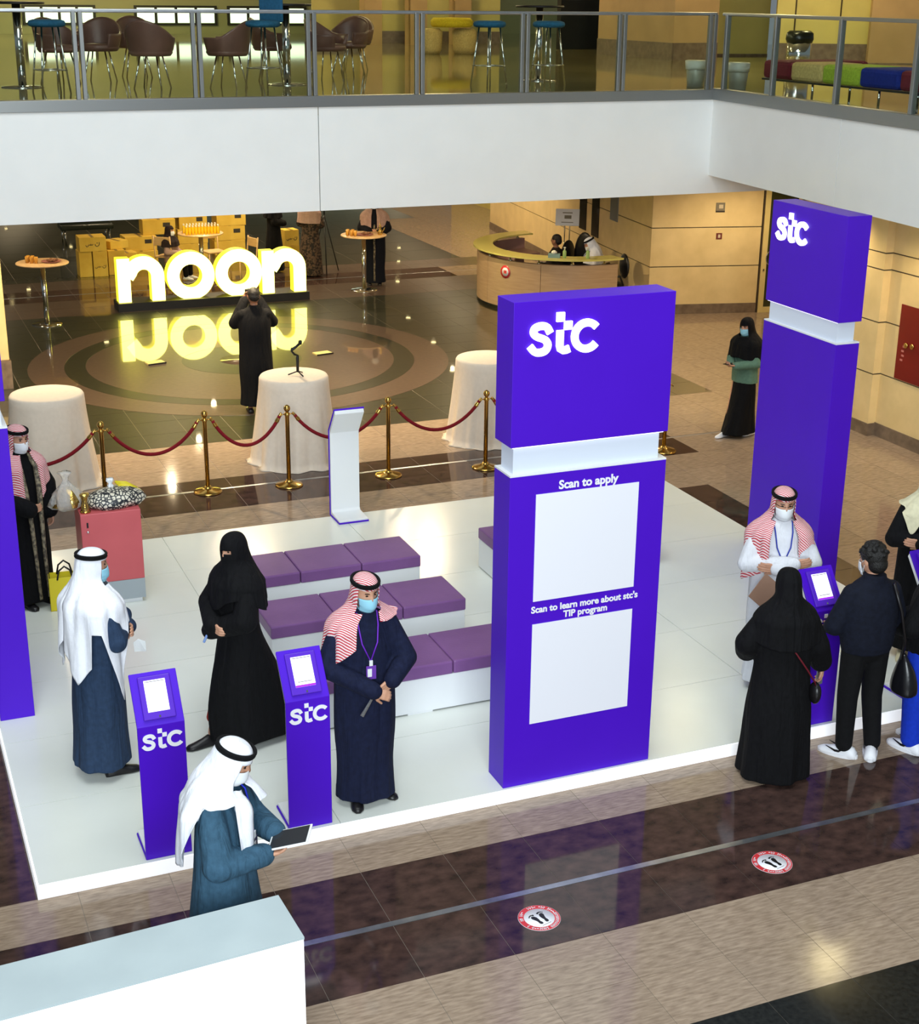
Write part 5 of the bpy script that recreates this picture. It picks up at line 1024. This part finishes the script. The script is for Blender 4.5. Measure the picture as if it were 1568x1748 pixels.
e = empty('tray', (7.08, 8.49, 1.00), .5, 'white tray held by the person in blue trousers', 'tray'); bx('tray', -.16, .16, -.10, .10, 0, .03, wpaint, e, .006)
# 9 person in dark robe with cream scarf behind, right edge
P = person('person in black robe with cream scarf standing on the platform at the right edge', (8.27, 9.42, .1), -.5, 1.72, crossed, wp=warp(.1, 0))
garment(P, 'robe', blackc, robe_secs((.22, .19), .10, (0, 0), 1.1), folds(81, .03, .05, 1.1), (.09, .08, .066)); headcover(P, cloth('cream_scarf', srgb(214, 208, 176), .08), lambda t: 1.42 - .22 * math.exp(-((abs(t) - .7) * 3) ** 2), lambda z: .85 if z > 1.5 else .3, seed=14, amp=.05); shoes(P, mat('cream_shoe', srgb(206, 196, 160), .5), [(-.1, -.1, -.2), (.1, -.1, .2)]); mask(P, maskw)
# 10 far-left man with black cloak
P = person('man in black cloak with silver trim and red headcloth beside the red pedestal', (1.19, 13.40, .1), .55, 1.74, (A(SR, (-.26, -.02, 1.12), (-.10, -.23, 1.0), (.9, -.2, 0), (.2, .8, 0), .6), A(SL, (.26, -.02, 1.12), (.24, -.08, .88), (0, -.2, -1), (-1, 0, 0), .5)), wp=warp(.12, .0))
garment(P, 'cloak', blackc, robe_secs((.25, .21), .06, (0, 0), 1.14), folds(91, .03, .05, 1.1), (.10, .10, .08)); shoes(P, shoe_b, [(-.1, -.1, -.1), (.1, -.1, .1)])
for s_ in (-1, 1): put(MB().tube([(s_ * .07, -.04, 1.47), (s_ * .085, -.135, 1.36), (s_ * .075, -.17, 1.15), (s_ * .06, -.19, .9), (s_ * .05, -.205, .5), (s_ * .05, -.225, .1)], [.02, .026, .026, .022, .018, .016], 8), 'silver_trim', [trimm], P)
headcover(P, shm, lambda t: 1.12 - .10 * math.cos(2 * t) if abs(t) < 1.6 else 1.25, lambda z: .95 if z > 1.50 else .45, seed=22, amp=.05); agal(P); mask(P, maskw)
# 11 woman with green top walking at the back
walk = (A(SR, (-.23, -.03, 1.12), (-.06, -.27, 1.10), (.3, -.9, .1), (.3, .2, 1), .5), A(SL, (.23, -.05, 1.11), (.05, -.28, 1.08), (-.3, -.9, .1), (-.3, .2, 1), .5))
P = person('woman in sage green top and black headscarf walking at the back with a phone', (10.82, 16.15, 0), -1.25, 1.60, walk, wp=warp(.2, 0), legs=[((-.09, 0, .93), (-.095, -.12, .5), (-.08, -.24, .10)), ((.09, 0, .93), (.095, .02, .5), (.10, .14, .09))])
b = MB(); loftm(b, [(.05, 0, -.06, .21, .30), (.35, 0, -.03, .19, .22), (.7, 0, 0, .185, .16), (.98, 0, 0, .16, .12)], 64, folds(7, .05, .05, .9)); me = remesh(b, .012, 2); me.materials.append(blackc); link('skirt', me, P['o'])
garment(P, 'top', grnc, [(.80, 0, .01, .20, .155), (.95, 0, 0, .20, .15), (1.2, 0, 0, .195, .135), (1.36, 0, 0, .195, .12), (1.43, 0, 0, .15, .09), (1.49, 0, 0, .07, .065)], folds(8, .02, .8, 1.4), (.08, .072, .058))
headcover(P, blackc, lambda t: 1.08 + .10 * math.cos(t), lambda z: .8 if 1.50 < z else 0, 1.66, 'headscarf', 6, .03); mask(P, maskb); shoes(P, snk, [(-.08, -.32, 0), (.1, .08, 0)])
e = empty('phone', (10.49, 16.05, 1.03), -1.25, 'dark phone held by the woman in the green top', 'phone'); o = bx('body', -.036, .036, -.075, .075, -.004, .004, black_m, e, .003); bx('screen', -.032, .032, -.07, .07, .004, .0045, slot, e)
# 12 photographer from behind
P = person('man in long black coat seen from behind, photographing the glowing letters', (5.03, 19.50, 0), PI - .1, 1.76, (A(SR, (-.255, -.10, 1.24), (-.10, -.20, 1.52), (.3, -.2, .9), (.4, .8, 0), .6), A(SL, (.255, -.10, 1.24), (.10, -.20, 1.52), (-.3, -.2, .9), (-.4, .8, 0), .6)), sk=skin_d, wp=warp(.05, 0))
garment(P, 'coat', blackc, robe_secs((.235, .19), .12, (0, 0), 1.14), folds(101, .03, .05, 1.0), (.095, .085, .065)); shoes(P, shoe_b, [(-.1, -.06, 0), (.1, -.06, 0)])
me = remesh(MB().ell((0, .016, 1.66), (.084, .098, .082)).ell((0, .045, 1.62), (.076, .072, .07)), .01, 1); me.materials.append(brow_m); link('hair', me, P['o'])
e = empty('camera', (5.05, 19.76, 1.60), 0, 'black camera held up by the man in the long black coat', 'camera'); bx('body', -.07, .07, -.03, .03, 0, .09, black_m, e, .008); o = MB().lathe([(.035, 0), (.035, .07), (.03, .075)], 16).build('lens', black_m, e); o.rotation_euler = (-PI / 2, 0, 0); o.location = (0, .03, .045)
# 13-15 people behind the letters
stand = (A(SR, (-.25, -.02, 1.12), (-.10, -.22, 1.08), (.9, -.3, .1), (0, .8, 0), .5), A(SL, (.25, -.02, 1.12), (.10, -.22, 1.04), (-.9, -.3, 0), (0, .8, 0), .5))
P = person('woman in plain black robe standing behind the last glowing letter', (8.22, 30.0, 0), 1.3, 1.65, stand); garment(P, 'abaya', blackc, robe_secs((.25, .22), .04), folds(111, .03, .05, 1.1), (.09, .085, .07), voxel=.018); headcover(P, blackc, lambda t: 1.2, lambda z: .7 if z > 1.51 else 0, 1.66, 'headscarf', 2, .03, nt=64); mask(P, maskw)
P = person('woman in brown patterned robe standing right of the glowing letters', (8.80, 29.3, 0), 2.3, 1.66, stand); garment(P, 'abaya', brp, robe_secs((.27, .24), .03), folds(112, .03, .05, 1.1), (.10, .095, .08), voxel=.018); headcover(P, pinkc, lambda t: 1.15, lambda z: .7 if z > 1.51 else 0, 1.66, 'headscarf', 3, .03, nt=64); mask(P, maskw)
P = person('man in black cloak behind the snack table on the right', (9.74, 27.98, 0), -.35, 1.76, stand); garment(P, 'cloak', cloth('midnight_wool', srgb(16, 18, 26)), robe_secs((.22, .19), .05, (0, 0), 1.1), folds(113, .03, .05, 1.1), (.10, .095, .08), voxel=.018); shoes(P, shoe_b, [(-.1, -.06, 0), (.1, -.06, 0)])
put(MB().tube([(0, -.17, 1.2), (0, -.19, .8), (0, -.21, .1)], .02, 8), 'front_trim', [trimm], P); headcover(P, pinkc, lambda t: 1.02 if abs(t) < 1.2 else 1.25, lambda z: .95 if z > 1.5 else .3, seed=5, nt=64); agal(P); mask(P, maskw)
# 16-18 seated people
def seated(label, loc, rz, h, top, low, arms, zs, hands=True, sk=None, wp=None):
    P = person(label, (loc[0], loc[1], loc[2] - zs), rz, h, arms, sk=sk, wp=wp, legs=[((-.09, 0, .95), (-.12, -.42, .97), (-.12, -.44, .55)), ((.09, 0, .95), (.12, -.42, .97), (.12, -.44, .55))], hands=hands)
    garment(P, 'top', top, [(.86, 0, 0, .20, .16), (1.0, 0, 0, .20, .15), (1.2, 0, 0, .20, .14), (1.36, 0, 0, .205, .12), (1.43, 0, 0, .15, .09), (1.49, 0, 0, .07, .065)], folds(9, .02, .8, 1.4), (.085, .075, .06), voxel=.016)
    b = MB()
    for s_ in (-1, 1): b.cap((s_ * .09, 0, .94), .11, (s_ * .12, -.42, .97), .085); b.cap((s_ * .12, -.42, .97), .085, (s_ * .12, -.44, .58), .065)
    me = remesh(b, .016, 2); me.materials.append(low); link('trousers', me, P['o'])
    for s_ in (-1, 1): pass
    return P
P = seated('girl in pale pink coat and dark headscarf seated beside the bottle table', (6.03, 29.95, 0), .9, 1.45, pinkc, blackc, walk, .38); headcover(P, cloth('dark_brown_scarf', srgb(40, 30, 30)), lambda t: 1.25, lambda z: .8 if z > 1.5 else 0, 1.66, 'headscarf', 7, .03, nt=64); mask(P, maskw); shoes(P, snk, [(-.12, -.5, 0), (.12, -.5, 0)])
for c in P['o'].children:
    if c.name.startswith('shoe'): c.location.z = .47
P = seated('man in dark suit seated at the reception desk, head turned away', (12.45, 25.25, 0), -2.5, 1.72, cloth('dark_suit', srgb(34, 28, 26)), blackc, stand, .45, sk=skin_d); me = remesh(MB().ell((0, .012, 1.66), (.086, .10, .084)).ell((0, .045, 1.61), (.078, .072, .075)), .012, 1); me.materials.append(brow_m); link('hair', me, P['o'])
P = seated('man in white headcloth seated low at the right of the reception desk', (13.0, 24.75, 0), -2.0, 1.72, slate, slate, stand, .45, wp=warp(.5, 0)); headcover(P, gwh, lambda t: 1.25, lambda z: .95 if z > 1.5 else .5, seed=5, nt=64); agal(P); mask(P, maskw)
